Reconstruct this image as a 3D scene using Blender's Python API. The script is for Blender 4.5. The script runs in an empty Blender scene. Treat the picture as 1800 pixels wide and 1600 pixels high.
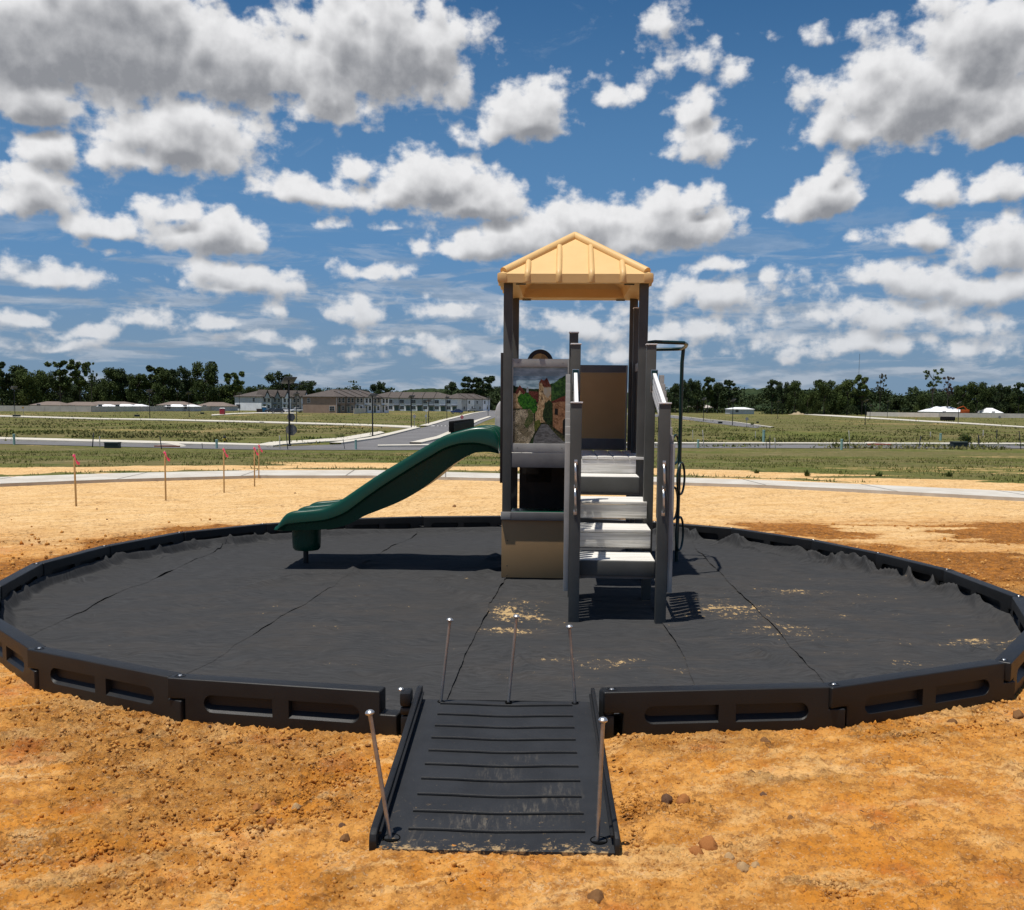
import bpy, bmesh, math, random
import numpy as np
from mathutils import Vector, Matrix, noise as mnoise
random.seed(7); rng = np.random.default_rng(7)
S = bpy.context.scene
COL = S.collection
R = math.radians
# ------------------------------------------------------------------ camera
CAM_H = 1.80; FPX = 1750.0; PX, PY = 900.0, 879.5; PITCH = R(5.5); ROLL = R(0.5)
cd = bpy.data.cameras.new('camera'); cam = bpy.data.objects.new('camera', cd); COL.objects.link(cam)
cd.sensor_fit = 'HORIZONTAL'; cd.sensor_width = 36; cd.lens = 36 * FPX / 1800
cd.shift_y = (PY - 800) / 1800; cd.clip_start = 0.05; cd.clip_end = 9000
CM = Matrix.Translation((0, 0, CAM_H)) @ Matrix.Rotation(R(90) - PITCH, 4, 'X') @ Matrix.Rotation(ROLL, 4, 'Z')
cam.matrix_world = CM; S.camera = cam
C3 = CM.to_3x3()
# ------------------------------------------------------------------ light
SUN_DX, SUN_DY = 0.20, 0.125            # horizontal run of a shadow per metre of height
SUNV = Vector((-SUN_DX, -SUN_DY, 1)).normalized()
SUN_EL = math.asin(SUNV.z); SUN_AZ = math.atan2(SUNV.x, SUNV.y)
sl = bpy.data.lights.new('sun', 'SUN'); sl.energy = 4.9; sl.angle = R(0.53); sl.color = (1.0, 0.955, 0.88)
sun = bpy.data.objects.new('sun', sl); COL.objects.link(sun); sun.location = (0, 0, 60)
sun.rotation_euler = SUNV.to_track_quat('Z', 'Y').to_euler()
S.view_settings.view_transform = 'Standard'; S.view_settings.look = 'None'
S.view_settings.exposure = 0.0; S.view_settings.gamma = 1.0
S.render.engine = 'CYCLES'; S.render.resolution_x = 1024; S.render.resolution_y = 910

def raydir(px, py):
    return (C3 @ Vector(((px - PX) / FPX, (PY - py) / FPX, -1))).normalized()
# ------------------------------------------------------------------ world: sky and cumulus clouds
W = bpy.data.worlds.new('World'); S.world = W; W.use_nodes = True
nt = W.node_tree; nt.nodes.clear()
class NB:
    def __init__(s, tree): s.t = tree
    def n(s, typ, **kw):
        nd = s.t.nodes.new(typ)
        for k, v in kw.items(): setattr(nd, k, v)
        return nd
    def put(s, sock, v):
        if hasattr(v, 'is_output'): s.t.links.new(v, sock)
        elif v is not None: sock.default_value = v
    def m(s, op, a, b=None, c=None, clamp=False):
        nd = s.n('ShaderNodeMath', operation=op, use_clamp=clamp)
        s.put(nd.inputs[0], a)
        if b is not None: s.put(nd.inputs[1], b)
        if c is not None: s.put(nd.inputs[2], c)
        return nd.outputs[0]
    def v(s, op, a, b=None, c=None):
        nd = s.n('ShaderNodeVectorMath', operation=op)
        s.put(nd.inputs[0], a)
        if b is not None: s.put(nd.inputs[3 if op == 'SCALE' else 1], b)
        if c is not None: s.put(nd.inputs[2], c)
        return nd.outputs['Value' if op in ('LENGTH', 'DOT_PRODUCT') else 'Vector']
    def noise(s, vec, scale, detail=4, rough=.55, dim='3D', dist=0, out='Fac'):
        nd = s.n('ShaderNodeTexNoise', noise_dimensions=dim)
        if vec is not None: s.put(nd.inputs['Vector'], vec)
        nd.inputs['Scale'].default_value = scale; nd.inputs['Detail'].default_value = detail
        nd.inputs['Roughness'].default_value = rough; nd.inputs['Distortion'].default_value = dist
        return nd.outputs[out]
    def vor(s, vec, scale, feature='F1', rnd=1):
        nd = s.n('ShaderNodeTexVoronoi', feature=feature)
        if vec is not None: s.put(nd.inputs['Vector'], vec)
        nd.inputs['Scale'].default_value = scale; nd.inputs['Randomness'].default_value = rnd
        return nd.outputs
    def ss(s, x, a, b, lo=0, hi=1):
        nd = s.n('ShaderNodeMapRange', interpolation_type='SMOOTHSTEP'); s.put(nd.inputs[0], x)
        for i, q in zip((1, 2, 3, 4), (a, b, lo, hi)): s.put(nd.inputs[i], q)
        return nd.outputs[0]
    def mix(s, f, a, b, bt='MIX'):
        nd = s.n('ShaderNodeMix', data_type='RGBA', blend_type=bt); s.put(nd.inputs[0], f)
        s.put(nd.inputs[6], (*a, 1) if isinstance(a, tuple) and len(a) == 3 else a)
        s.put(nd.inputs[7], (*b, 1) if isinstance(b, tuple) and len(b) == 3 else b)
        return nd.outputs[2]
    def xyz(s, x, y, z):
        nd = s.n('ShaderNodeCombineXYZ')
        for i, q in enumerate((x, y, z)): s.put(nd.inputs[i], q)
        return nd.outputs[0]
# clouds: centre px, py, half sizes, weight -> converted to azimuth/elevation degrees
CL = [(180,50,300,110,1.5),(430,110,140,80,1.1),(310,225,150,75,1),(60,150,120,60,1.1),(230,270,90,36,.8),(20,60,130,80,1.2),
(660,70,190,110,1.15),(770,90,90,90,1),(570,160,100,55,.8),(930,190,85,58,1),(810,225,52,22,.5),(90,268,58,38,.7),
(760,315,130,58,1),(830,350,120,42,1),(560,335,130,32,.85),(470,322,60,25,.6),(640,290,40,26,.7),(60,345,95,42,1),(165,392,85,26,.8),
(365,405,115,45,1),(300,375,60,26,.8),(435,425,60,28,.8),(1010,395,140,60,1),(900,420,170,38,.9),(1200,385,115,66,1.1),(1240,345,60,30,.9),
(800,432,90,24,.6),(1120,420,160,40,.9),(80,480,110,22,.7),(425,492,125,30,.85),(380,472,60,20,.7),(650,485,58,19,.7),(1450,345,75,46,1),(1465,290,30,38,.8),
(1620,150,190,85,1.1),(1730,70,140,85,1.1),(1480,215,100,36,.7),(1760,200,90,45,.9),(1215,185,42,34,.55),(1230,250,62,32,.75),(1195,95,60,36,.28),
(1180,25,45,24,.35),(1290,140,40,16,.25),(1075,165,65,26,.42),(1480,60,60,22,.3),(1655,325,60,25,.65),(1770,318,60,26,.75),(1620,410,85,24,.8),(1765,425,95,50,1),
(1600,490,110,34,.8),(1745,500,90,38,.8),(1260,470,75,24,.7),(805,545,95,24,.6),(640,555,65,25,.55),(270,558,52,22,.55),(375,562,52,20,.55),(40,548,62,13,.5),
(1260,520,220,32,.55),(1550,552,220,30,.55),(1240,582,100,20,.5),(500,596,120,15,.4),(100,602,70,12,.35),(1000,560,170,30,.5),(465,540,28,15,.4),(700,600,170,16,.35),
(1500,605,320,24,.4),(150,582,60,12,.35),(1650,560,150,24,.45),(900,620,300,14,.25),(1350,500,60,18,.4),(600,395,30,9,.3),(175,432,45,9,.3),(690,400,30,9,.3)]
def azel(px, py):
    d = raydir(px, py); return math.degrees(math.atan2(d.x, d.y)), math.degrees(math.asin(d.z))
def make_cloud_group():
    g = bpy.data.node_groups.new('cloud_density', 'ShaderNodeTree')
    g.interface.new_socket('P', in_out='INPUT', socket_type='NodeSocketVector')
    g.interface.new_socket('D', in_out='OUTPUT', socket_type='NodeSocketFloat')
    g.interface.new_socket('F', in_out='OUTPUT', socket_type='NodeSocketFloat')
    b = NB(g); gi = b.n('NodeGroupInput'); go = b.n('NodeGroupOutput')
    P = gi.outputs[0]
    el = b.n('ShaderNodeSeparateXYZ'); b.put(el.inputs[0], P)
    # puffs get smaller towards the horizon
    k = b.m('DIVIDE', 12.0, b.m('ADD', b.m('MAXIMUM', el.outputs[1], 0.0), 5.0))
    w1 = b.noise(P, .16, 3, .5, dim='2D', out='Color')
    wv = b.v('SUBTRACT', w1, (0.5, 0.5, 0.5))
    Pw = b.v('ADD', P, b.v('MULTIPLY', wv, (2.6, 1.8, 0)))
    cur = None
    for (x, y, rx, ry, wt) in CL:
        a, e = azel(x, y); sx = math.degrees(rx / FPX) * .93 * 1.12; sy = math.degrees(ry / FPX) * .95 * 1.12
        e -= .24 * sy; sy *= 1.24
        o = b.v('MULTIPLY_ADD', Pw, (1 / sx, 1 / sy, 0), (-a / sx, -e / sy, 0)); o = b.v('MAXIMUM', o, b.v('MULTIPLY', o, (-1, -1.75, 0)))
        f = b.m('MULTIPLY_ADD', b.v('LENGTH', o), -wt, wt)
        cur = f if cur is None else b.m('SMOOTH_MAX', cur, f, .12)
    n1 = b.noise(P, .42, 8, .50, dim='2D'); n2 = b.noise(b.v('MULTIPLY', P, (1, 1.4, 0)), 1.25, 7, .54, dim='2D')
    nn = b.m('ADD', b.m('MULTIPLY', b.m('SUBTRACT', n1, .5), 1.9), b.m('MULTIPLY', b.m('SUBTRACT', n2, .5), 1.15))
    pb = b.vor(b.v('ADD', P, b.v('MULTIPLY', wv, (1.5, 1.5, 0))), .75)['Distance']
    puff = b.m('MULTIPLY', b.m('SUBTRACT', .42, pb), .75); nn = b.m('ADD', nn, puff)
    ns = b.noise(P, .42, 3, .45, dim='2D'); sm = b.m('ADD', b.m('MULTIPLY', b.m('SUBTRACT', ns, .5), 1.5), b.m('MULTIPLY', puff, .85))
    d = b.m('ADD', b.m('MAXIMUM', cur, -1.2), b.m('MULTIPLY', nn, .54))
    # clouds well outside the photographed part of the sky
    az = b.m('ABSOLUTE', el.outputs[0])
    gen = b.m('ADD', b.m('MULTIPLY', b.m('SUBTRACT', b.noise(P, .05, 8, .55, dim='2D'), .60), 6.), b.ss(az, 34, 44, -2, 0))
    d = b.m('MAXIMUM', d, gen)
    b.put(go.inputs[0], d); b.put(go.inputs[1], b.m('MAXIMUM', b.m('ADD', cur, b.m('MULTIPLY', sm, .5)), gen)); return g
CG = make_cloud_group()
b = NB(nt)
tc = b.n('ShaderNodeTexCoord'); sep = b.n('ShaderNodeSeparateXYZ'); b.put(sep.inputs[0], tc.outputs['Generated'])
DEG = 180 / math.pi
az = b.m('MULTIPLY', b.m('ARCTAN2', sep.outputs[0], sep.outputs[1]), DEG)
el = b.m('MULTIPLY', b.m('ARCSINE', sep.outputs[2]), DEG)
P = b.xyz(az, el, 0)
def dens(p):
    g = b.n('ShaderNodeGroup'); g.node_tree = CG; b.put(g.inputs[0], p); return g.outputs
o0_ = dens(P); o1_ = dens(b.v('ADD', P, (-.25, .75, 0))); d0 = o0_[0]; d1 = o1_[0]; F1 = o1_[1]
sky = b.n('ShaderNodeTexSky', sky_type='NISHITA', sun_disc=False, sun_elevation=SUN_EL, sun_rotation=SUN_AZ, air_density=1.0, dust_density=.3, ozone_density=2.6)
SKYS = .085; K_ = 1 / .085
# camera exposure of the blue: the sky colour is deepened a little the way a phone renders it
blue = b.n('ShaderNodeHueSaturation'); blue.inputs['Saturation'].default_value = 1.32; blue.inputs['Value'].default_value = .85
b.put(blue.inputs['Color'], sky.outputs[0]); skc = blue.outputs[0]
K = 1 / SKYS
skc = b.mix(b.ss(el, 24., 5., 0, .80), skc, (.105 * K, .255 * K, .500 * K))
skc = b.mix(b.ss(el, 9., .5, 0, .85), skc, (.195 * K, .295 * K, .410 * K))
lowband = b.noise(b.v('MULTIPLY', P, (.16, .85, 0)), 1.0, 8, .62, dim='2D', dist=.3)
veil = b.m('MULTIPLY', b.m('MULTIPLY', b.ss(el, 12., 5.), b.ss(lowband, .46, .62)), .60)
skc = b.mix(veil, skc, b.mix(b.ss(b.noise(b.v('MULTIPLY', P, (.3, 1.6, 0)), 1.0, 5, .6, dim='2D'), .35, .65), (.30 * K, .36 * K, .44 * K), (.52 * K, .56 * K, .62 * K)))
wisp = b.m('MULTIPLY', b.ss(b.noise(b.v('MULTIPLY', P, (.10, .22, 0)), 1.0, 9, .68, dim='2D', dist=1.2), .60, .80), .22)
skc = b.mix(wisp, skc, (.60 * K, .63 * K, .67 * K))
alpha = b.ss(d0, -.08, .34)
F0 = o0_[1]
relief = b.ss(b.m('SUBTRACT', F0, F1), -.36, .30)
thick = b.ss(F1, .15, .95)
detail = b.noise(P, 1.3, 6, .6, dim='2D')
lit = b.m('ADD', b.m('MULTIPLY_ADD', relief, b.m('MULTIPLY_ADD', thick, -.34, .56), b.m('MULTIPLY', b.m('SUBTRACT', 1.0, thick), .42)), b.m('MULTIPLY', b.m('SUBTRACT', detail, .5), .34), clamp=True)
cc = b.mix(lit, (.27 * K, .28 * K, .305 * K), (.84 * K, .84 * K, .85 * K))
hz = b.ss(el, 11., 1.0, 0, .45)
cc = b.mix(hz, cc, (.46 * K, .51 * K, .58 * K))
colr = b.mix(alpha, skc, cc)
bg = b.n('ShaderNodeBackground'); bg.inputs[1].default_value = SKYS; b.put(bg.inputs[0], colr)
wo = b.n('ShaderNodeOutputWorld'); b.put(wo.inputs[0], bg.outputs[0])
W.cycles.sampling_method = 'MANUAL'; W.cycles.sample_map_resolution = 512
# ------------------------------------------------------------------ object helpers
def tag(o, label=None, cat=None, group=None, kind=None):
    if label: o['label'] = label
    if cat: o['category'] = cat
    if group: o['group'] = group
    if kind: o['kind'] = kind
    return o
def empty(name, loc=(0, 0, 0), rz=0, **kw):
    o = bpy.data.objects.new(name, None); COL.objects.link(o); o.location = loc; o.rotation_euler = (0, 0, rz)
    o.empty_display_size = .1
    return tag(o, **kw)
def smooth_by_angle(bm, ang=35):
    for f in bm.faces: f.smooth = True
    for e in bm.edges:
        if len(e.link_faces) == 2:
            e.smooth = e.calc_face_angle(0) < R(ang)
class MB:
    """collects shapes and links them as ONE mesh object"""
    def __init__(s): s.bm = bmesh.new(); s.mats = []; s.mi = 0
    def mat(s, m):
        if m not in s.mats: s.mats.append(m)
        s.mi = s.mats.index(m); return s
    def faces(s, vs, fs):
        v = [s.bm.verts.new(p) for p in vs]
        for f in fs:
            try: s.bm.faces.new([v[i] for i in f]).material_index = s.mi
            except ValueError: pass
        return s
    def box(s, x0, x1, y0, y1, z0, z1, M=None, bev=0):
        b2 = bmesh.new()
        vs = [(x, y, z) for z in (z0, z1) for y in (y0, y1) for x in (x0, x1)]
        v = [b2.verts.new(p) for p in vs]
        for f in ((0, 2, 3, 1), (4, 5, 7, 6), (0, 1, 5, 4), (2, 6, 7, 3), (0, 4, 6, 2), (1, 3, 7, 5)): b2.faces.new([v[i] for i in f])
        if bev: bmesh.ops.bevel(b2, geom=b2.edges[:], offset=bev, segments=2, profile=.6, affect='EDGES', clamp_overlap=True)
        s.merge(b2, M); return s
    def merge(s, b2, M=None):
        vm = {}
        for v in b2.verts: vm[v] = s.bm.verts.new(M @ v.co if M else v.co)
        for f in b2.faces:
            nf = s.bm.faces.new([vm[v] for v in f.verts]); nf.material_index = s.mi
        b2.free()
    def prism(s, poly, axis, a, c, M=None, bev=0, seg=2):
        """poly = list of 2D points, extruded along axis from a to c"""
        b2 = bmesh.new()
        def P(u, v, w): return {'x': (w, u, v), 'y': (u, w, v), 'z': (u, v, w)}[axis]
        va = [b2.verts.new(P(u, v, a)) for u, v in poly]; vc = [b2.verts.new(P(u, v, c)) for u, v in poly]
        n = len(poly)
        b2.faces.new(va); b2.faces.new(vc[::-1])
        for i in range(n): b2.faces.new((va[i], vc[i], vc[(i + 1) % n], va[(i + 1) % n]))
        bmesh.ops.recalc_face_normals(b2, faces=b2.faces[:])
        if bev: bmesh.ops.bevel(b2, geom=b2.edges[:], offset=bev, segments=seg, profile=.6, affect='EDGES', clamp_overlap=True)
        s.merge(b2, M); return s
    def tube(s, pts, r, n=10, caps=True, closed=False):
        pts = [Vector(p) for p in pts]; m = len(pts); rings = []
        rr = r if isinstance(r, (list, tuple)) else [r] * m
        nrm = None
        for i, p in enumerate(pts):
            if closed: t = (pts[(i + 1) % m] - pts[i - 1]).normalized()
            else: t = (pts[min(i + 1, m - 1)] - pts[max(i - 1, 0)]).normalized()
            if nrm is None:
                nrm = t.orthogonal().normalized()
            nrm = (nrm - t * nrm.dot(t)).normalized(); bn = t.cross(nrm)
            rings.append([s.bm.verts.new(p + rr[i] * (math.cos(2 * math.pi * k / n) * nrm + math.sin(2 * math.pi * k / n) * bn)) for k in range(n)])
        for i in range(m if closed else m - 1):
            A, B = rings[i], rings[(i + 1) % m]
            for k in range(n): s.bm.faces.new((A[k], A[(k + 1) % n], B[(k + 1) % n], B[k])).material_index = s.mi
        if caps and not closed:
            s.bm.faces.new(rings[0][::-1]).material_index = s.mi; s.bm.faces.new(rings[-1]).material_index = s.mi
        return s
    def lathe(s, prof, c=(0, 0, 0), n=20, M=None):
        c = Vector(c); rings = []
        for r_, z in prof:
            rings.append([s.bm.verts.new((M @ Vector((r_ * math.cos(2 * math.pi * k / n), r_ * math.sin(2 * math.pi * k / n), z)) if M else Vector((r_ * math.cos(2 * math.pi * k / n), r_ * math.sin(2 * math.pi * k / n), z))) + c) for k in range(n)])
        for i in range(len(rings) - 1):
            for k in range(n): s.bm.faces.new((rings[i][k], rings[i][(k + 1) % n], rings[i + 1][(k + 1) % n], rings[i + 1][k])).material_index = s.mi
        s.bm.faces.new(rings[0][::-1]).material_index = s.mi; s.bm.faces.new(rings[-1]).material_index = s.mi
        return s
    def grid(s, P, nu, nv):
        V = [[s.bm.verts.new(P(i, j)) for j in range(nv)] for i in range(nu)]
        for i in range(nu - 1):
            for j in range(nv - 1): s.bm.faces.new((V[i][j], V[i + 1][j], V[i + 1][j + 1], V[i][j + 1])).material_index = s.mi
        return s
    def build(s, name, mat=None, parent=None, ang=35, loc=None, recalc=True, **kw):
        if mat is not None and not s.mats: s.mats = [mat]
        if recalc: bmesh.ops.recalc_face_normals(s.bm, faces=s.bm.faces[:])
        smooth_by_angle(s.bm, ang)
        me = bpy.data.meshes.new(name); s.bm.to_mesh(me); s.bm.free()
        for m in s.mats: me.materials.append(m)
        o = bpy.data.objects.new(name, me); COL.objects.link(o)
        if parent: o.parent = parent
        if loc: o.location = loc
        return tag(o, **kw)
def np_mesh(name, verts, faces, mat, smooth=True, parent=None, attrs=None, **kw):
    me = bpy.data.meshes.new(name); verts = np.asarray(verts, np.float32); faces = np.asarray(faces, np.int32)
    k = faces.shape[1]
    me.vertices.add(len(verts)); me.vertices.foreach_set('co', verts.ravel())
    me.loops.add(faces.size); me.loops.foreach_set('vertex_index', faces.ravel())
    me.polygons.add(len(faces)); me.polygons.foreach_set('loop_start', np.arange(0, faces.size, k, dtype=np.int32))
    me.polygons.foreach_set('loop_total', np.full(len(faces), k, np.int32))
    me.polygons.foreach_set('use_smooth', np.full(len(faces), smooth))
    for an, av in (attrs or {}).items():
        a = me.attributes.new(an, 'FLOAT_COLOR', 'POINT'); c = np.ones((len(verts), 4), np.float32); c[:, :av.shape[1]] = av
        a.data.foreach_set('color', c.ravel())
    me.update(); me.validate(); me.materials.append(mat)
    o = bpy.data.objects.new(name, me); COL.objects.link(o)
    if parent: o.parent = parent
    return tag(o, **kw)
KIDS = {}
def copy_tree(o, parent=None):
    c = o.copy(); COL.objects.link(c); c.parent = parent
    for ch in [x for x in o.children]: copy_tree(ch, c)
    return c
# vectorised value noise
def vnoise(x, y, seed=0):
    xi = np.floor(x).astype(np.int64); yi = np.floor(y).astype(np.int64); xf = x - xi; yf = y - yi
    def h(a, c):
        n = (a * 374761393 + c * 668265263 + seed * 974634777) & 0xffffffff
        n = ((n ^ (n >> 13)) * 1274126177) & 0xffffffff
        return ((n ^ (n >> 16)) & 0xffffff) / 0xffffff
    u = xf * xf * xf * (xf * (xf * 6 - 15) + 10); v = yf * yf * yf * (yf * (yf * 6 - 15) + 10)
    return (h(xi, yi) * (1 - u) + h(xi + 1, yi) * u) * (1 - v) + (h(xi, yi + 1) * (1 - u) + h(xi + 1, yi + 1) * u) * v
def fbm(x, y, sc, oct=4, seed=0, rough=.5):
    x = np.asarray(x, float) * sc; y = np.asarray(y, float) * sc; a = 1; s = 0; t = 0
    for o in range(oct):
        s = s + a * vnoise(x + 17.3 * o, y - 9.1 * o, seed + o); t += a; a *= rough; x = x * 2.03; y = y * 2.03
    return s / t
def sstep(x, a, b):
    t = np.clip((np.asarray(x, float) - a) / (b - a), 0, 1); return t * t * (3 - 2 * t)
def gz(y):
    return -1.3 * float(sstep(y, 25, 68))
def gzn(y): return -1.3 * sstep(y, 25, 68)
def G(px, py, z=None):
    """point where the ray through a photograph position meets the ground (or height z)"""
    d = raydir(px, py); o = Vector((0, 0, CAM_H))
    if z is not None: return o + d * ((z - CAM_H) / d.z)
    t = (0 - CAM_H) / d.z
    for _ in range(40):
        p = o + d * t; t = .5 * t + .5 * (gz(p.y) - CAM_H) / d.z
    return o + d * t
def at(px, py, Y):
    d = raydir(px, py); return Vector((0, 0, CAM_H)) + d * (Y / d.y)
# ------------------------------------------------------------------ materials
def mat(name, col, rough=.6, spec=.5, metal=0, var=.12, vscale=8, bump=0, bscale=60, col2=None, coat=0, emit=None):
    m = bpy.data.materials.new(name); m.use_nodes = True; t = m.node_tree; bs = t.nodes['Principled BSDF']; b = NB(t)
    tc = b.n('ShaderNodeTexCoord').outputs['Object']
    n1 = b.noise(tc, vscale, 5, .6)
    c2 = col2 or tuple(max(0, c * (1 - var * 2.2)) for c in col)
    c1 = tuple(min(1, c * (1 + var)) for c in col) if not col2 else col
    b.put(bs.inputs['Base Color'], b.mix(b.ss(n1, .3, .7), c1, c2))
    b.put(bs.inputs['Roughness'], b.m('MULTIPLY_ADD', n1, .25, rough - .12))
    bs.inputs['Specular IOR Level'].default_value = spec; bs.inputs['Metallic'].default_value = metal
    if bump:
        bp = b.n('ShaderNodeBump'); bp.inputs['Strength'].default_value = bump; bp.inputs['Distance'].default_value = .003
        b.put(bp.inputs['Height'], b.noise(tc, bscale, 4, .6)); b.put(bs.inputs['Normal'], bp.outputs[0])
    return m
# ------------------------------------------------------------------ ground
RC = Vector((0.0, 9.70)); RR = 4.47            # centre and radius of the play circle
BH = .245
circ = lambda deg: Vector((RC[0] + RR * math.sin(R(deg)), RC[1] + RR * math.cos(R(deg)), 0))     # 0 = far side
def zt(p): q = G(*p, z=BH); return Vector((q.x, q.y, 0))
J = [zt(p) for p in [(688, 1212), (318, 1188), (70, 1140)]]
farJ = [zt(p) for p in [(64, 991), (183, 960), (315, 936), (461, 921), (600, 912), (739, 908), (880, 907), (1015, 909.5), (1150, 917), (1285, 928), (1429, 949), (1543, 972), (1664, 1001), (1790, 1048)]]
nearR = [zt(p) for p in [(1765, 1160), (1467, 1203), (1077, 1212)]]
def snap(p):
    d = (p - Vector((RC[0], RC[1], 0))); return Vector((RC[0], RC[1], 0)) + d.normalized() * (RR + .35 * (d.length - RR))
def mid(a, c, n):
    an = [math.atan2(v.x - RC[0], v.y - RC[1]) for v in (a, c)]
    if abs(an[1] - an[0]) > math.pi: an[1 if an[1] < an[0] else 0] += 2 * math.pi
    ra, rc_ = [(v - Vector((RC[0], RC[1], 0))).length for v in (a, c)]
    out = []
    for i in range(1, n + 1):
        t = i / (n + 1); th = an[0] + (an[1] - an[0]) * t; r_ = ra + (rc_ - ra) * t; out.append(Vector((RC[0] + r_ * math.sin(th), RC[1] + r_ * math.cos(th), 0)))
    return out
gapL = (J[-1] - farJ[0]).length; gapR = (farJ[-1] - nearR[0]).length
nL = max(0, round(gapL / 1.2) - 1); nR = max(0, round(gapR / 1.2) - 1)
print('BORDER gaps', gapL, gapR, nL, nR)
ring = J + mid(J[-1], farJ[0], nL) + farJ + mid(farJ[-1], nearR[0], nR) + nearR
for q in ring: print('r %.2f' % (q - Vector((RC[0], RC[1], 0))).length, end=' ')

def _rad():
    th = np.radians(np.arange(-180, 180, .5)); out = []
    P_ = [(p.x - RC[0], p.y - RC[1]) for p in ring] + [(ring[0].x - RC[0], ring[0].y - RC[1])]
    for t in th:
        dx, dy = math.sin(t), math.cos(t); best = RR
        for (ax, ay), (bx, by) in zip(P_[:-1], P_[1:]):
            ex, ey = bx - ax, by - ay; den = dx * ey - dy * ex
            if abs(den) < 1e-9: continue
            k = (ax * ey - ay * ex) / den; m_ = (ax * dy - ay * dx) / den
            if k > 0 and -1e-6 <= m_ <= 1 + 1e-6: best = k
        out.append(best)
    return th, np.array(out)
RTH, RRAD = _rad()
def RA(dx, dy): return np.interp(np.arctan2(dx, dy), RTH, RRAD, period=2 * math.pi)
def path_pts(lst): return [G(x, y).xy for x, y in lst]
side_far = path_pts([(-700, 868), (-300, 852), (0, 844), (200, 837), (450, 831.5), (655, 831), (880, 837), (1180, 844), (1340, 849), (1500, 856), (1800, 870), (2200, 892), (2600, 920)])
side_near = path_pts([(-700, 886), (-300, 866), (0, 856), (200, 848), (450, 841), (655, 841), (880, 846), (1180, 853), (1340, 858), (1500, 865.5), (1800, 881.5), (2200, 908), (2600, 940)])
sfx = np.array([p.x for p in side_far]); sfy = np.array([p.y for p in side_far])
snx = np.array([p.x for p in side_near]); sny = np.array([p.y for p in side_near])
def zone_fields(x, y):
    """grass, moist and pale masks on the ground"""
    fy = np.interp(x, sfx, sfy); ny = np.interp(x, snx, sny)
    past = y - fy
    n = fbm(x, y, .35, 5, 3); nb = fbm(x, y, 1.4, 4, 5); nf = fbm(x * .25, y, .9, 4, 11)
    g1 = sstep(past + (nf - .5) * 7, 4.2, 5.4)                        # field beyond the bare strip
    strip = sstep(past + (nb - .5) * 1.6, .5, .9) * sstep(past + (nb - .5) * 1.6, 2.4, 1.7) * sstep(nf, .38, .5)
    g = np.maximum(g1, strip * .9)
    bare = sstep(fbm(x * .35, y, .16, 4, 21), .60, .68) * sstep(past, 4, 9)
    g = np.clip(g * (1 - bare * .42), 0, 1)
    g = np.where(past < 0, 0, g)
    r = np.hypot(x - RC[0], y - RC[1])
    ra = RA(x - RC[0], y - RC[1])
    ring_ = sstep(r - ra + (n - .5) * 2.4 + (nb - .5) * 1.0, 2.3, .9)
    back = sstep(y, 8.5, 11)
    rightp = sstep(x, 1.5, 3.5) * sstep(y + (nf - .5) * 3, 17.0, 14.5)
    moist = back * np.maximum(ring_ * .95, rightp * sstep(n + (nf - .5) * .9, .50, .64) * .8)
    moist = np.maximum(moist, (1 - back) * sstep(n, .54, .68) * .20)
    moist = np.maximum(moist, sstep(past, .9, .2) * sstep(past, -.3, .1) * sstep(nf, .45, .55) * .8)
    ypale = 12.6 - .30 * np.clip(x, -9, 3) + 0 * y
    pale = sstep(y + (n - .5) * 3, 11.0, 14.6) * (1 - moist)
    return g, moist, pale
HOT = [(*G(a, c).xy, s1, s2, w) for a, c, s1, s2, w in [(1390, 1368, .34, .22, 1.), (1240, 1320, .22, .16, .9), (1170, 1420, .16, .10, .9), (1250, 1500, .22, .10, 1.), (470, 1430, .22, .16, .9), (610, 1390, .20, .30, .8), (60, 1500, .30, .22, .9), (260, 1560, .3, .12, .7), (1650, 1290, .5, .2, .9), (1440, 1560, .2, .06, .8)]]
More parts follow.
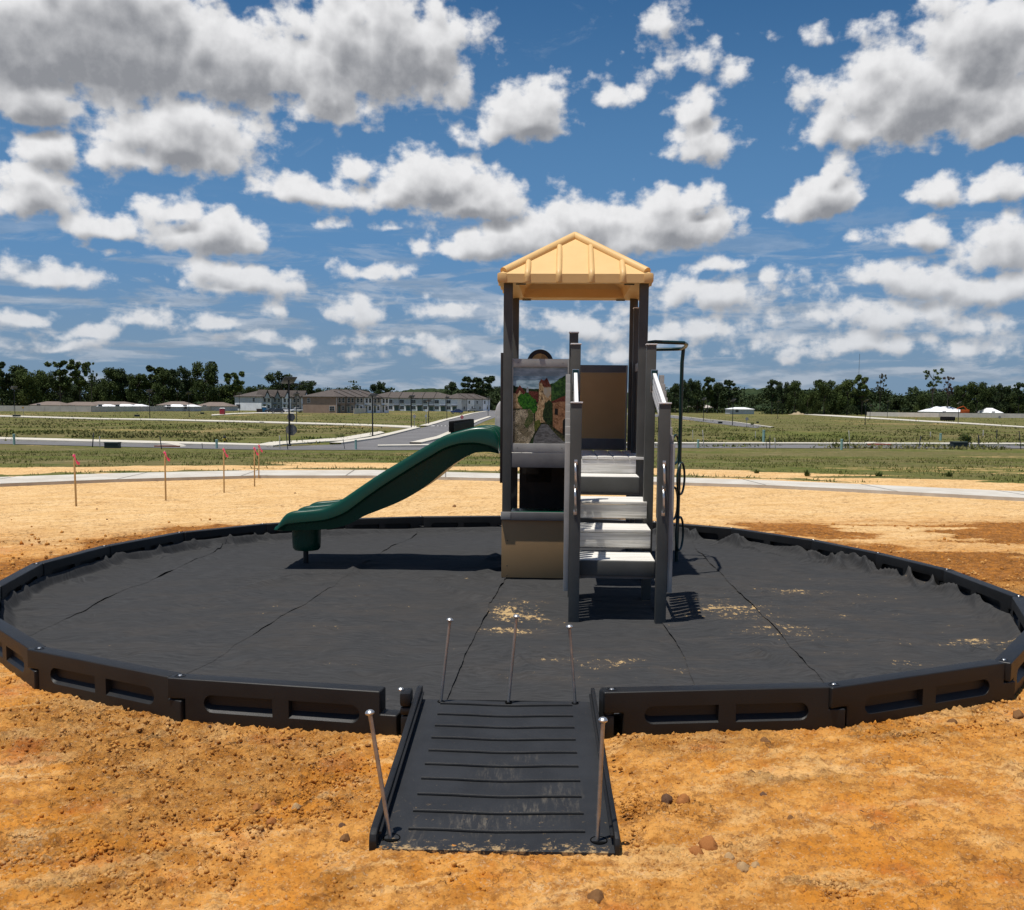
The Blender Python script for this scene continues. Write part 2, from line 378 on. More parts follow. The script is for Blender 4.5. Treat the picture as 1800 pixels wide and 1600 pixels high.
def build_ground():
    # rows follow distance finely where the soil is close
    k = np.concatenate([1.0 / np.linspace(1 / 1.2, 1 / 2.9, 30, endpoint=False), 1.0 / np.linspace(1 / 2.9, 1 / 16, 620, endpoint=False), 1.0 / np.linspace(1 / 16, 1 / 75, 240, endpoint=False), np.geomspace(75, 6000, 90)])
    az = np.concatenate([np.linspace(-180, -60, 40, endpoint=False), np.linspace(-60, -32, 80, endpoint=False), np.linspace(-32, 32, 640, endpoint=False), np.linspace(32, 60, 80, endpoint=False), np.linspace(60, 180, 41)])
    A, K = np.meshgrid(np.radians(az), k)
    x = K * np.sin(A); y = K * np.cos(A)
    g, moist, pale = zone_fields(x, y)
    near = sstep(K, 40, 18)
    rough = .55 + .45 * sstep(fbm(x, y, .8, 3, 31), .42, .62)
    rough = rough * (1 - .6 * pale)
    h = (fbm(x, y, .5, 3, 41) - .5) * .05
    h += (fbm(x, y, 4, 4, 43) - .5) * .030 * rough
    cl = fbm(x, y, 16, 4, 47); cl2 = fbm(x, y, 38, 3, 48)
    crumb = np.clip(cl - .47, 0, 1) * .10 + np.clip(cl2 - .48, 0, 1) * .06
    h += np.clip(fbm(x, y, 70, 2, 49) - .45, 0, 1) * .030 * (1 - .5 * pale)
    cm = np.clip(.75 * sstep(fbm(x, y, 1.1, 4, 53), .52, .66) + moist * .7, 0, 1) * (1 - .7 * pale)
    for (hx, hy, sx_, sy_, w_) in HOT: cm = np.maximum(cm, w_ * np.exp(-((x - hx) / sx_) ** 2 - ((y - hy) / sy_) ** 2) * sstep(fbm(x, y, 5, 3, 57), .30, .55))
    h += crumb * (.22 + .42 * cm)
    # scraped, streaked soil: long low ridges left by the grader
    st = fbm(x * .5 + y * .25, y * 2.2 - x * .9, 2.0, 4, 61)
    h += (st - .5) * .007 * (1 - cm)
    # a tyre groove running toward the viewer
    gx = -1.02 + .03 * (fbm(y, y * 0, 3, 2, 70) - .5)
    h -= .012 * np.exp(-((x - gx) / .018) ** 2) * sstep(y, 4.3, 4.0)
    r = np.hypot(x - RC[0], y - RC[1])
    ra = RA(x - RC[0], y - RC[1]); inside = sstep(r, ra + .06, ra - .04)
    h = h * near * (1 - inside) - .03 * inside
    pathm = sstep(np.abs(y - .5 * (np.interp(x, sfx, sfy) + np.interp(x, snx, sny))), 2.2, 1.4)
    h = h * (1 - pathm)
    ramp = sstep(np.abs(x - .005), .62, .50) * sstep(y, 3.88, 3.98) * sstep(y, 6.2, 5.4)
    h = h * (1 - ramp) - .02 * ramp
    z = gzn(y) + h
    nr, nc = x.shape
    V = np.stack([x, y, z], -1).reshape(-1, 3)
    idx = np.arange(nr * nc).reshape(nr, nc)
    F = np.stack([idx[:-1, :-1], idx[:-1, 1:], idx[1:, 1:], idx[1:, :-1]], -1).reshape(-1, 4)[:, ::-1]
    Z = np.stack([g, moist, pale], -1).reshape(-1, 3)
    C2 = np.stack([cm, near, st], -1).reshape(-1, 3)
    return np_mesh('ground', V, F, M_ground(), attrs={'zones': Z, 'soil': C2}, kind='structure', label='bare orange soil and rough grass field')
def M_ground():
    m = bpy.data.materials.new('soil_and_grass'); m.use_nodes = True; t = m.node_tree; bs = t.nodes['Principled BSDF']; b = NB(t)
    P = b.n('ShaderNodeNewGeometry').outputs['Position']
    zc = b.n('ShaderNodeAttribute', attribute_name='zones'); zs = b.n('ShaderNodeSeparateColor'); b.put(zs.inputs[0], zc.outputs['Color'])
    sc = b.n('ShaderNodeAttribute', attribute_name='soil'); s2 = b.n('ShaderNodeSeparateColor'); b.put(s2.inputs[0], sc.outputs['Color'])
    g, mo, pa = zs.outputs; cm, near, st = s2.outputs
    fine = b.noise(P, 55, 6, .65); mid = b.noise(P, 5, 9, .74); big = b.noise(P, .9, 8, .7, dist=.6)
    rp = b.n('ShaderNodeVectorRotate', rotation_type='Z_AXIS'); b.put(rp.inputs['Vector'], P); rp.inputs['Angle'].default_value = R(-24)
    streak = b.noise(b.v('MULTIPLY', rp.outputs[0], (1.0, 2.6, 1)), 1.5, 8, .7, dist=.8)
    grain = b.vor(P, 60)['Distance']; grain2 = b.vor(b.v('ADD', P, b.v('MULTIPLY', b.noise(P, 8, 3, .5, out='Color'), (.1, .1, .1))), 24)['Distance']
    soil = b.mix(b.ss(mid, .40, .58), (.41, .165, .027), (.60, .29, .072))
    soil = b.mix(b.m('MULTIPLY', b.ss(big, .50, .60), .7), soil, (.56, .215, .024))
    soil = b.mix(b.m('MULTIPLY', b.ss(streak, .51, .62), .85), soil, (.64, .375, .14))
    crust = b.m('MULTIPLY', b.ss(b.noise(P, 2.2, 8, .7), .54, .66), b.ss(fine, .40, .60))
    soil = b.mix(b.m('MULTIPLY', crust, .75), soil, (.68, .45, .22))
    soil = b.mix(b.m('MULTIPLY', b.ss(b.noise(P, 1.7, 5, .6), .55, .7), .55), soil, (.42, .10, .02))
    soil = b.mix(b.m('MULTIPLY', cm, .15), soil, (.31, .125, .026))
    dark = (.20, .075, .016)
    soil = b.mix(b.m('MULTIPLY', b.ss(b.noise(P, 14, 6, .7), .50, .68), .5), soil, (.22, .09, .028))
    sand = b.mix(b.ss(streak, .35, .65), (.64, .395, .16), (.74, .505, .25))
    sand = b.mix(b.m('MULTIPLY', b.ss(b.noise(P, 1.2, 6, .6), .52, .72), .45), sand, (.55, .31, .11))
    sand = b.mix(b.m('MULTIPLY', b.ss(b.noise(P, 30, 4, .7), .62, .72), .5), sand, (.35, .2, .08))
    soil = b.mix(pa, soil, sand)
    wet = b.mix(b.ss(b.noise(P, 9, 6, .7), .38, .62), (.40, .155, .026), (.20, .078, .015))
    soil = b.mix(b.ss(b.m('ADD', mo, b.m('MULTIPLY', b.m('SUBTRACT', mid, .5), .9)), .38, .62), soil, wet)
    soil = b.mix(b.m('MULTIPLY', b.ss(fine, .55, .63), .60), soil, (.17, .068, .018))
    ck = b.vor(b.v('ADD', P, b.v('MULTIPLY', b.noise(P, 3.5, 5, .7, out='Color'), (.35, .35, 0))), 5.5, 'DISTANCE_TO_EDGE')['Distance']
    crk = b.m('MULTIPLY', b.ss(ck, .035, .006), b.ss(b.noise(P, 1.3, 4, .6), .50, .60))
    soil = b.mix(b.m('MULTIPLY', crk, .65), soil, (.14, .055, .015))
    soil = b.mix(b.m('MULTIPLY', b.ss(b.noise(P, 12, 8, .8), .52, .58), .6), soil, (.24, .095, .022))
    soil = b.mix(b.m('MULTIPLY', b.ss(b.noise(P, 48, 5, .75), .57, .65), .45), soil, (.70, .50, .29))
    Pg = b.v('MULTIPLY', P, (.35, 1, 1))
    gr = b.mix(b.ss(b.noise(P, 1.1, 8, .7), .36, .64), (.072, .094, .014), (.135, .132, .030))
    gr = b.mix(b.m('MULTIPLY', b.ss(b.noise(Pg, .13, 6, .65), .40, .56), .85), gr, (.145, .118, .048))
    gr = b.mix(b.m('MULTIPLY', b.ss(b.noise(Pg, .33, 8, .7), .56, .68), .8), gr, (.30, .225, .12))
    gr = b.mix(b.m('MULTIPLY', b.ss(b.noise(b.v('MULTIPLY', P, (1, .45, 1)), 3.2, 7, .8), .50, .64), .9), gr, (.05, .068, .014))
    gr = b.mix(b.m('MULTIPLY', b.ss(b.noise(b.v('MULTIPLY', P, (1, .4, 1)), 2.1, 8, .8), .56, .66), .7), gr, (.26, .23, .10))
    gm = b.ss(b.m('ADD', g, b.m('MULTIPLY', b.m('SUBTRACT', b.noise(b.v('MULTIPLY', P, (.5, 1, 1)), 3.0, 6, .7), .5), 1.5)), .35, .62)
    b.put(bs.inputs['Base Color'], b.mix(gm, soil, gr))
    bs.inputs['Roughness'].default_value = .95; bs.inputs['Specular IOR Level'].default_value = .15
    bp = b.n('ShaderNodeBump'); bp.inputs['Distance'].default_value = .02
    b.put(bp.inputs['Strength'], b.m('MULTIPLY_ADD', cm, .5, .5))
    hh = b.m('ADD', b.m('ADD', b.m('MULTIPLY', b.noise(P, 26, 9, .8), 1.3), b.m('MULTIPLY', streak, .25)), b.m('ADD', b.m('MULTIPLY', grain, -.5), b.m('MULTIPLY_ADD', crk, -.8, b.m('MULTIPLY', grain2, -.45))))
    b.put(bp.inputs['Height'], hh); b.put(bs.inputs['Normal'], bp.outputs[0])
    return m
ground = build_ground()

def strip_mesh(name, L, Rr, mat_, dz, thick=0, across=3, **kw):
    """ribbon between two edge polylines (plan points); draped on the ground, with a real edge when thick"""
    def dens_(pts):
        out = []
        for a, c in zip(pts[:-1], pts[1:]):
            n = 24
            out += [a.lerp(c, i / n) for i in range(n)]
        return out + [pts[-1]]
    L = dens_([Vector(p[:2]) for p in L]); Rr = dens_([Vector(p[:2]) for p in Rr]); V = []; F = []
    for a, c in zip(L, Rr):
        row = []
        for i in range(across + 1):
            p = a.lerp(c, i / across); row.append((p.x, p.y, gz(p.y) + dz))
        if thick: row = [(row[0][0], row[0][1], row[0][2] - thick)] + row + [(row[-1][0], row[-1][1], row[-1][2] - thick)]
        V += row
    w = across + 1 + (2 if thick else 0)
    for i in range(len(L) - 1):
        for j in range(w - 1):
            k = i * w + j; F.append((k, k + w, k + w + 1, k + 1))
    o = np_mesh(name, V, F, mat_, smooth=False, **kw)
    bm = bmesh.new(); bm.from_mesh(o.data); bmesh.ops.recalc_face_normals(bm, faces=bm.faces[:])
    if sum(f.normal.z * f.calc_area() for f in bm.faces) < 0: bmesh.ops.reverse_faces(bm, faces=bm.faces[:])
    bm.to_mesh(o.data); bm.free(); return o
def path_mat(name, c1, c2, joint=0):
    m = mat(name, c1, .9, .2, col2=c2, vscale=1.5, bump=.4, bscale=120)
    return m
M_conc = path_mat('pale_concrete', (.56, .53, .47), (.46, .42, .36))
M_conc2 = path_mat('kerb_concrete', (.60, .56, .48), (.50, .46, .38))
M_asph = mat('asphalt', (.17, .165, .165), .9, .2, col2=(.135, .13, .13), vscale=.4, bump=.3, bscale=60)
strip_mesh('footpath', side_far, side_near, M_conc, .07, .12, kind='structure')
# joints sawn across the path
jb = MB(); 
for i in range(-9, 12):
    x = i * 2.4 + .7
    yf = float(np.interp(x, sfx, sfy)); yn = float(np.interp(x + .12, snx, sny))
    jb.faces([(x - .012, yf, .0742), (x + .012, yf, .0742), (x + .13, yn, .0742), (x + .106, yn, .0742)], [(0, 1, 2, 3)])
jb.build('footpath_joint', mat('joint_dark', (.16, .14, .11)), kind='structure')
# front street running across, with its kerbs
fs_far = [G(x, y) for x, y in [(-700, 757), (-300, 765), (0, 771.5), (250, 778), (400, 782), (480, 784.5)]]
fs_mid = [G(x, y) for x, y in [(-700, 761), (-300, 769), (0, 775), (250, 782), (400, 785), (480, 787)]]
fs_near = [G(x, y) for x, y in [(-700, 767), (-300, 775), (0, 781), (250, 787), (400, 790.5), (480, 791.5)]]
strip_mesh('street', [*fs_mid, *[G(x, y) for x, y in [(690, 779), (870, 780), (1100, 782.5), (1400, 783), (1800, 784), (2500, 786)]]],
           [*fs_near, *[G(x, y) for x, y in [(690, 792), (870, 790.5), (1100, 788), (1400, 788.5), (1800, 789), (2500, 791)]]], M_asph, .03, kind='structure')
strip_mesh('kerb', fs_far, fs_mid, M_conc2, .15, .15, kind='structure')
strip_mesh('kerb', [G(x, y) for x, y in [(880, 778.4), (1100, 780.6), (1400, 780.8), (1800, 781.4), (2500, 783.4)]], [G(x, y) for x, y in [(880, 780), (1100, 782.4), (1400, 782.6), (1800, 783.4), (2500, 785.4)]], M_conc2, .15, .14, kind='structure')
strip_mesh('kerb', [G(x, y) for x, y in [(664, 785.5), (700, 785), (760, 784), (880, 783)]], [G(x, y) for x, y in [(664, 787), (700, 786.6), (760, 786), (880, 785)]], M_conc2, .15, .12, kind='structure')
# the street climbing away between the town houses
st_l = [G(x, y) for x, y in [(470, 787), (600, 782), (667, 772), (740, 753), (767, 746), (785, 740), (833, 727.3), (866, 721.6)]]
st_r = [G(x, y) for x, y in [(690, 791), (745, 786), (767, 781), (797, 768), (833, 750), (852, 741), (884, 729), (893, 722.6)]]
strip_mesh('side_street', st_l, st_r, M_asph, .036, across=6, kind='structure')
def kerb_line(pts, w, dz=.16, name='kerb'):
    P_ = [p.xy for p in pts]; q = []
    for i, p in enumerate(P_):
        t = (P_[min(i + 1, len(P_) - 1)] - P_[max(i - 1, 0)]).normalized(); q.append(p + Vector((-t.y, t.x)) * w)
    strip_mesh(name, P_, q, M_conc2, dz, .14, kind='structure')
kerb_line([G(x, y) for x, y in [(600, 782), (667, 772), (700, 763.5), (740, 753)]], .9)
kerb_line([G(x, y) for x, y in [(752, 750.3), (767, 746), (785, 740), (833, 727.3), (866, 721.6)]], 1.2)
kerb_line([G(x, y) for x, y in [(720, 781), (767, 770), (797, 757), (833, 741), (858, 733)]][::-1], .9)
# pale walk by the corner and narrow streets across the field
strip_mesh('corner_walk', [G(x, y) for x, y in [(452, 783.5), (478, 778.5), (540, 775.5), (600, 771), (640, 764), (668, 759.6)]], [G(x, y) for x, y in [(470, 787), (498, 783), (548, 779.5), (606, 776), (648, 769), (676, 762)]], M_conc2, .10, .1, kind='structure')
strip_mesh('field_street', [G(x, y) for x, y in [(-500, 716), (0, 731), (175, 736), (280, 737.5), (450, 741.5), (644, 747), (733, 750.5)]], [G(x, y) for x, y in [(-500, 718), (0, 733), (175, 738), (280, 739.5), (450, 743.8), (644, 749.5), (730, 754)]], M_conc2, .12, .1, kind='structure')
strip_mesh('field_street', [G(x, y) for x, y in [(372, 729.5), (410, 727), (455, 725.6), (520, 726.2)]], [G(x, y) for x, y in [(372, 731.2), (410, 728.6), (455, 727), (520, 727.6)]], M_conc2, .12, .1, kind='structure')
strip_mesh('field_street', [G(x, y) for x, y in [(1100, 726.5), (1180, 731), (1236, 737.5), (1287, 742.5), (1340, 750)]], [G(x, y) for x, y in [(1100, 729.5), (1180, 735), (1236, 742), (1287, 748.5), (1330, 753)]], M_asph, .04, kind='structure')
kerb_line([G(x, y) for x, y in [(1100, 726.5), (1180, 731), (1236, 737.5), (1287, 742.5), (1355, 752.3)]], .5)
strip_mesh('field_street', [G(x, y) for x, y in [(1412, 727.6), (1480, 731), (1560, 736), (1625, 740), (1700, 744), (1800, 750.6), (2100, 768)]], [G(x, y) for x, y in [(1412, 729.2), (1480, 733.4), (1560, 738), (1625, 742), (1700, 746), (1800, 752.4), (2100, 771)]], M_conc2, .12, .1, kind='structure')
# crossing marks
cb = MB()
for i in range(7):
    a = G(763 + i * 6.6, 749.3); cb.faces([(a.x - .42, a.y - 1.3, gz(a.y) + .045), (a.x + .42, a.y - 1.3, gz(a.y) + .045), (a.x + .42, a.y + 1.3, gz(a.y) + .045), (a.x - .42, a.y + 1.3, gz(a.y) + .045)], [(0, 1, 2, 3)])
cb.build('crossing_marking', mat('road_paint', (.75, .74, .7)), kind='structure')

# grass blades on the rough verges
def blades(n, Y, X, thr, h0, h1, w0, m, label, seed):
    g, mo, pa = zone_fields(X, Y)
    clump = fbm(X, Y * .6, 1.2 if seed == 1 else .25, 4, 77 + seed)
    keep = (g > thr + .5 * rng.random(len(g))) & ~((Y > 61) & (Y < 75)) & (rng.random(len(g)) < sstep(clump, .40, .62))
    if seed == 2:
        # keep the streets clear
        for a, c in ((st_l, st_r),):
            ya = [p.y for p in a]; yc = [p.y for p in c]; xa = np.interp(Y, ya, [p.x for p in a]); xc = np.interp(Y, yc, [p.x for p in c]); keep &= ~((X > xa - 2) & (X < xc + 2))
        keep &= ~((Y > 128) & (Y < 200) & (rng.random(len(Y)) < .0))
    X = X[keep][:n]; Y = Y[keep][:n]; n2 = len(X)
    hgt = (h0 + h1 * rng.random(n2) ** 3) * (.6 + 1.0 * fbm(X, Y, .2, 3, 88)); w = w0 * (.7 + .8 * rng.random(n2))
    a = rng.random(n2) * 6.283; lean = (rng.random((n2, 2)) - .5) * 1.3 * hgt[:, None]
    Z = gzn(Y) - .01
    p0 = np.stack([X - w * np.cos(a), Y - w * np.sin(a), Z], -1); p1 = np.stack([X + w * np.cos(a), Y + w * np.sin(a), Z], -1)
    p2 = np.stack([X + lean[:, 0], Y + lean[:, 1], Z + hgt], -1)
    V = np.stack([p0, p1, p2], 1).reshape(-1, 3); F = np.arange(n2 * 3).reshape(-1, 3)
    np_mesh('grass' if seed == 1 else 'field_weeds', V, F, m, smooth=False, kind='stuff', label=label, cat='grass')
Mg1 = mat('grass_blade', (.12, .145, .03), .8, .2, col2=(.20, .19, .06), vscale=.5); Mg2 = mat('weed_blade', (.11, .135, .03), .8, .2, col2=(.19, .165, .065), vscale=.08)
N_ = 130000; Y = 24 + (rng.random(N_) ** 1.3) * 42; X = (rng.random(N_) * 2 - 1) * (Y * .62 + 2)
blades(60000, Y, X, .2, .02, .085, .016, Mg1, 'short olive grass on the verges beyond the footpath', 1)
N_ = 90000; Y = 1 / rng.uniform(1 / 330, 1 / 75, N_); X = (rng.random(N_) * 2 - 1) * (Y * .60 + 2)
blades(40000, Y, X, .1, .06, .22, .09, Mg2, 'rough weeds scattered over the fields beyond the street', 2)
# ------------------------------------------------------------------ materials of the play set
M_blk = mat('black_plastic', (.0085, .0085, .009), .48, .35, col2=(.014, .0135, .013), vscale=3, bump=.35, bscale=260)
M_post = mat('grey_post', (.086, .086, .079), .62, .3, col2=(.070, .0695, .063), vscale=4, bump=.25, bscale=90)
M_rail = mat('light_grey_rail', (.36, .35, .33), .55, .3, col2=(.30, .29, .27), vscale=6, bump=.2, bscale=120)
M_beam = mat('mid_grey_beam', (.155, .148, .145), .55, .4, col2=(.125, .12, .118), vscale=6)
M_cap = mat('white_cap', (.84, .83, .81), .45, .5, col2=(.76, .75, .73))
M_tan = mat('tan_panel', (.34, .215, .105), .55, .3, col2=(.31, .195, .094), vscale=2, bump=.15, bscale=200)
M_tan2 = mat('back_tan_panel', (.56, .335, .145), .55, .4, col2=(.50, .30, .125), vscale=2)
M_roof = mat('cream_roof', (.72, .475, .20), .5, .4, col2=(.66, .425, .17), vscale=2.5, bump=.2, bscale=160)
M_green = mat('green_plastic', (.003, .058, .034), .28, .45, col2=(.0025, .048, .028), vscale=3, bump=.1, bscale=200)
M_gmetal = mat('dark_green_metal', (.004, .028, .026), .35, .4, col2=(.003, .022, .02))
M_dkbr = mat('dark_brown_panel', (.022, .017, .015), .5, .4)
M_galv = mat('galvanised', (.62, .62, .60), .32, .5, metal=.85, col2=(.5, .5, .49), vscale=20)
M_steel = mat('steel_rod', (.40, .395, .39), .42, .5, metal=.75, col2=(.27, .26, .25), vscale=14)
def M_plank():
    m = bpy.data.materials.new('whitened_plank'); m.use_nodes = True; t = m.node_tree; bs = t.nodes['Principled BSDF']; b = NB(t)
    P = b.n('ShaderNodeTexCoord').outputs['Object']
    g = b.noise(b.v('MULTIPLY', P, (2.0, 70, 70)), 1.0, 4, .6)
    g2 = b.noise(P, 5, 4, .6)
    c = b.mix(b.ss(g, .38, .62), (.80, .78, .73), (.52, .50, .45))
    c = b.mix(b.m('MULTIPLY', b.ss(g2, .5, .7), .5), c, (.60, .58, .52))
    b.put(bs.inputs['Base Color'], c); bs.inputs['Roughness'].default_value = .7
    bp = b.n('ShaderNodeBump'); bp.inputs['Strength'].default_value = .5; bp.inputs['Distance'].default_value = .002
    b.put(bp.inputs['Height'], g); b.put(bs.inputs['Normal'], bp.outputs[0]); return m
M_plk = M_plank()
# ------------------------------------------------------------------ landscape fabric
def M_fab():
    m = bpy.data.materials.new('black_fabric'); m.use_nodes = True; t = m.node_tree; bs = t.nodes['Principled BSDF']; b = NB(t)
    P = b.n('ShaderNodeNewGeometry').outputs['Position']
    wp = b.v('ADD', P, b.v('MULTIPLY', b.noise(P, 1.2, 3, .5, out='Color'), (.8, .8, 0)))
    fib = b.noise(b.v('MULTIPLY', wp, (6, 46, 1)), 1.0, 6, .7); fib2 = b.noise(b.v('MULTIPLY', wp, (30, 9, 1)), 1.0, 5, .7)
    c = b.mix(b.ss(fib, .30, .72), (.030, .0302, .031), (.056, .0562, .0572))
    c = b.mix(b.m('MULTIPLY', b.ss(fib2, .58, .72), .35), c, (.07, .067, .064))
    c = b.mix(b.m('MULTIPLY', b.ss(b.noise(P, .8, 5, .6), .42, .66), .35), c, (.042, .041, .040))
    # dry soil trodden onto the cloth
    sp = b.n('ShaderNodeSeparateXYZ'); b.put(sp.inputs[0], P)
    def spot(x, y, rx, ry, w):
        o = b.v('MULTIPLY_ADD', P, (1 / rx, 1 / ry, 0), (-x / rx, -y / ry, 0)); return b.m('MULTIPLY', b.ss(b.v('LENGTH', o), 1.15, .1), w)
    S_ = [spot(.10, 8.3, .50, 1.1, 1.), spot(-.02, 7.7, .45, .35, .85), spot(1.9, 8.6, 1.0, 1.2, .75), spot(2.1, 7.6, 1.6, .9, .62), spot(1.6, 6.8, 1.4, .5, .5), spot(3.5, 7.3, .55, .45, .9), spot(2.75, 6.75, .35, .2, .9), spot(.7, 6.6, 1.2, .8, .62), spot(2.7, 9.4, .9, .3, .7), spot(-2, 8, 3, 3, .3), spot(3, 9, 2, 3, .38)]
    s = S_[0]
    for q in S_[1:]: s = b.m('MAXIMUM', s, q)
    fl = b.noise(b.v('MULTIPLY', P, (1, .55, 1)), 24, 7, .78); cl = b.noise(b.v('MULTIPLY', P, (.5, 1, 1)), 3.2, 5, .65)
    dm = b.ss(b.m('ADD', b.m('ADD', b.m('MULTIPLY', s, .33), b.m('MULTIPLY', b.m('SUBTRACT', fl, .5), 1.2)), b.m('MULTIPLY', b.m('SUBTRACT', cl, .5), .8)), .33, .40)
    film = b.m('MULTIPLY', b.m('MULTIPLY', s, b.ss(cl, .42, .62)), .10)
    c = b.mix(film, c, (.30, .20, .11)); c = b.mix(b.m('MULTIPLY', dm, .9), c, (.47, .32, .15))
    b.put(bs.inputs['Base Color'], c); bs.inputs['Roughness'].default_value = .92; bs.inputs['Specular IOR Level'].default_value = .10
    bp = b.n('ShaderNodeBump'); bp.inputs['Strength'].default_value = .35; bp.inputs['Distance'].default_value = .003
    b.put(bp.inputs['Height'], b.m('ADD', fib, b.noise(P, 12, 5, .6))); b.put(bs.inputs['Normal'], bp.outputs[0]); return m
M_fabric = M_fab()
def line2(p, q):
    a, c = G(*p, z=.03), G(*q, z=.03); k = (c.x - a.x) / (c.y - a.y); return lambda y: a.x + k * (y - a.y)
l1 = line2((461, 932), (60, 1112)); l2 = line2((745, 930), (345, 1180)); l3 = line2((884, 1030), (782, 1230)); l4 = line2((1205, 945), (1450, 1200)); l5 = line2((1172, 1110), (1222, 1205))
wig = lambda y, s_: (fbm(y, y * 0, 1.0, 3, s_) - .5) * .12 + (fbm(y, y * 0, 9, 2, s_) - .5) * .012
bounds = [lambda y: y * 0 - 9, lambda y: l1(y) + wig(y, 1), lambda y: l2(y) + wig(y, 2), lambda y: l3(y) + wig(y, 3) * .7, lambda y: l5(y) + wig(y, 5) * .5, lambda y: l4(y) + wig(y, 4) * .7, lambda y: y * 0 + 9]
def fabric_z(x, y):
    dx, dy = x - RC[0], y - RC[1]; r = np.hypot(dx, dy); a = np.degrees(np.arctan2(dx, dy))       # 0 = back, +90 = right
    z = .03 + (fbm(x, y, .9, 3, 90) - .5) * .030 + (fbm(x * .6 + y * .5, y * 1.5, 2.4, 4, 91) - .5) * .022
    z += (fbm(x, y, 5, 3, 95) - .5) * .008
    z += .03 * np.clip(1 - np.abs(fbm(x + .6 * y, y - .3 * x, 1.1, 2, 93) - .5) * 16, 0, 1) * sstep(fbm(x, y, .6, 2, 94), .52, .68)
    # cloth runs up the inside of the border
    e = RA(dx, dy) - .055 - r
    ruffle = sstep(a, 12, 30) * sstep(a, 112, 95)                     # loose and crumpled at the back right
    leftb = sstep(a, -25, -45) * sstep(a, -125, -100)
    ang = np.radians(a)
    fold = np.abs(fbm(ang * 9, r * 2.2, 1.0, 2, 97) * 2 - 1)
    sharp = (1 - np.abs(2 * fbm(ang * 7 + r * 1.5, r * 5.5 + ang * 3, 1.0, 1, 98) - 1)) ** 3 + .8 * (1 - np.abs(2 * fbm(ang * 10 - r * 2.0, r * 2.6 + ang * 4, 1.0, 1, 108) - 1)) ** 5
    rw = .18 + .75 * np.clip(fbm(ang * 5, ang * 0, 1, 3, 99) - .25, 0, 1)
    band = sstep(e, rw, .05)
    z += ruffle * band * np.minimum(.01 + .105 * sharp + .03 * fold, .17)
    z += leftb * sstep(e, .06 + .10 * fbm(ang * 8, ang * 0, 1, 2, 89), 0) * (.07 + .05 * fbm(ang * 9, ang * 0, 1, 3, 96))
    z += leftb * sstep(e, .42, .1) * .04 * np.clip(1 - np.abs(fbm(ang * 9, r * .6, 1, 2, 92) - .5) * 22, 0, 1)
    z += np.clip(1 - ruffle - leftb, 0, 1) * sstep(e, .12, 0) * .06
    return np.maximum(z, .012)
def chord(y, sd):
    out = []
    for yy in y:
        k = np.linspace(0, 5.2, 1041); r_ = np.hypot(k, yy - RC[1]); ok = r_ < RA(sd * k, np.full_like(k, yy - RC[1])) - .055
        out.append(k[ok].max() if ok.any() else 0.)
    out = np.array(out); kk = np.ones(5) / 5
    return out
flab = ['leftmost strip of black landscape fabric inside the border', 'wide black fabric strip under the foot of the green slide', 'black fabric strip between the slide foot and the ramp spikes', 'soil-dusted black fabric strip under the tower and steps', 'narrow black fabric strip just right of the steps, its left edge free', 'rightmost black fabric strip, crumpled along the rear right border']
for i in range(6):
    ymin, ymax = RC[1] - RRAD[0] * 1.0 + .06, RC[1] + RRAD[360] - .06; y = np.linspace(ymin, ymax, 420)
    if i == 0: hwL, hwR = chord(y, -1), chord(y, 1)
    lf, rf_ = i in (4, 5), i in (0, 1, 2)             # which edge lies free on top of its neighbour
    xa = np.clip(bounds[i](y) - (.10 if (i and not lf) else 0), -hwL, hwR); xb = np.clip(bounds[i + 1](y) + (.10 if (i < 5 and not rf_) else 0), -hwL, hwR)
    ncol = [130, 130, 130, 130, 110, 200][i]
    s_ = np.linspace(0, 1, ncol)
    X = xa[:, None] * (1 - s_) + xb[:, None] * s_; Yg = np.repeat(y[:, None], ncol, 1)
    Z = fabric_z(X + RC[0], Yg)
    nz = np.clip(fbm(Yg, Yg * 0, 2.2, 3, 60 + i) - .45, 0, 1) * 4
    de = (xb[:, None] - X) if rf_ else (X - xa[:, None])
    if rf_ or lf: Z = Z + .006 + (.004 if i == 5 else 0) + sstep(de, .09, 0) * (.002 + .009 * nz)
    if i in (1, 2, 3): Z = Z - sstep(X - xa[:, None], .10, .05) * .003
    wide = (xb - xa) > .02; Y2 = y[wide]; V = np.stack([X + RC[0], Yg, Z], -1)[wide]; nr = len(Y2)
    idx = np.arange(nr * ncol).reshape(nr, ncol); F = np.stack([idx[:-1, :-1], idx[:-1, 1:], idx[1:, 1:], idx[1:, :-1]], -1).reshape(-1, 4)
    np_mesh('landscape_fabric', V.reshape(-1, 3), F, M_fabric, cat='ground cloth', label=flab[i], group='strips of landscape fabric inside the border')
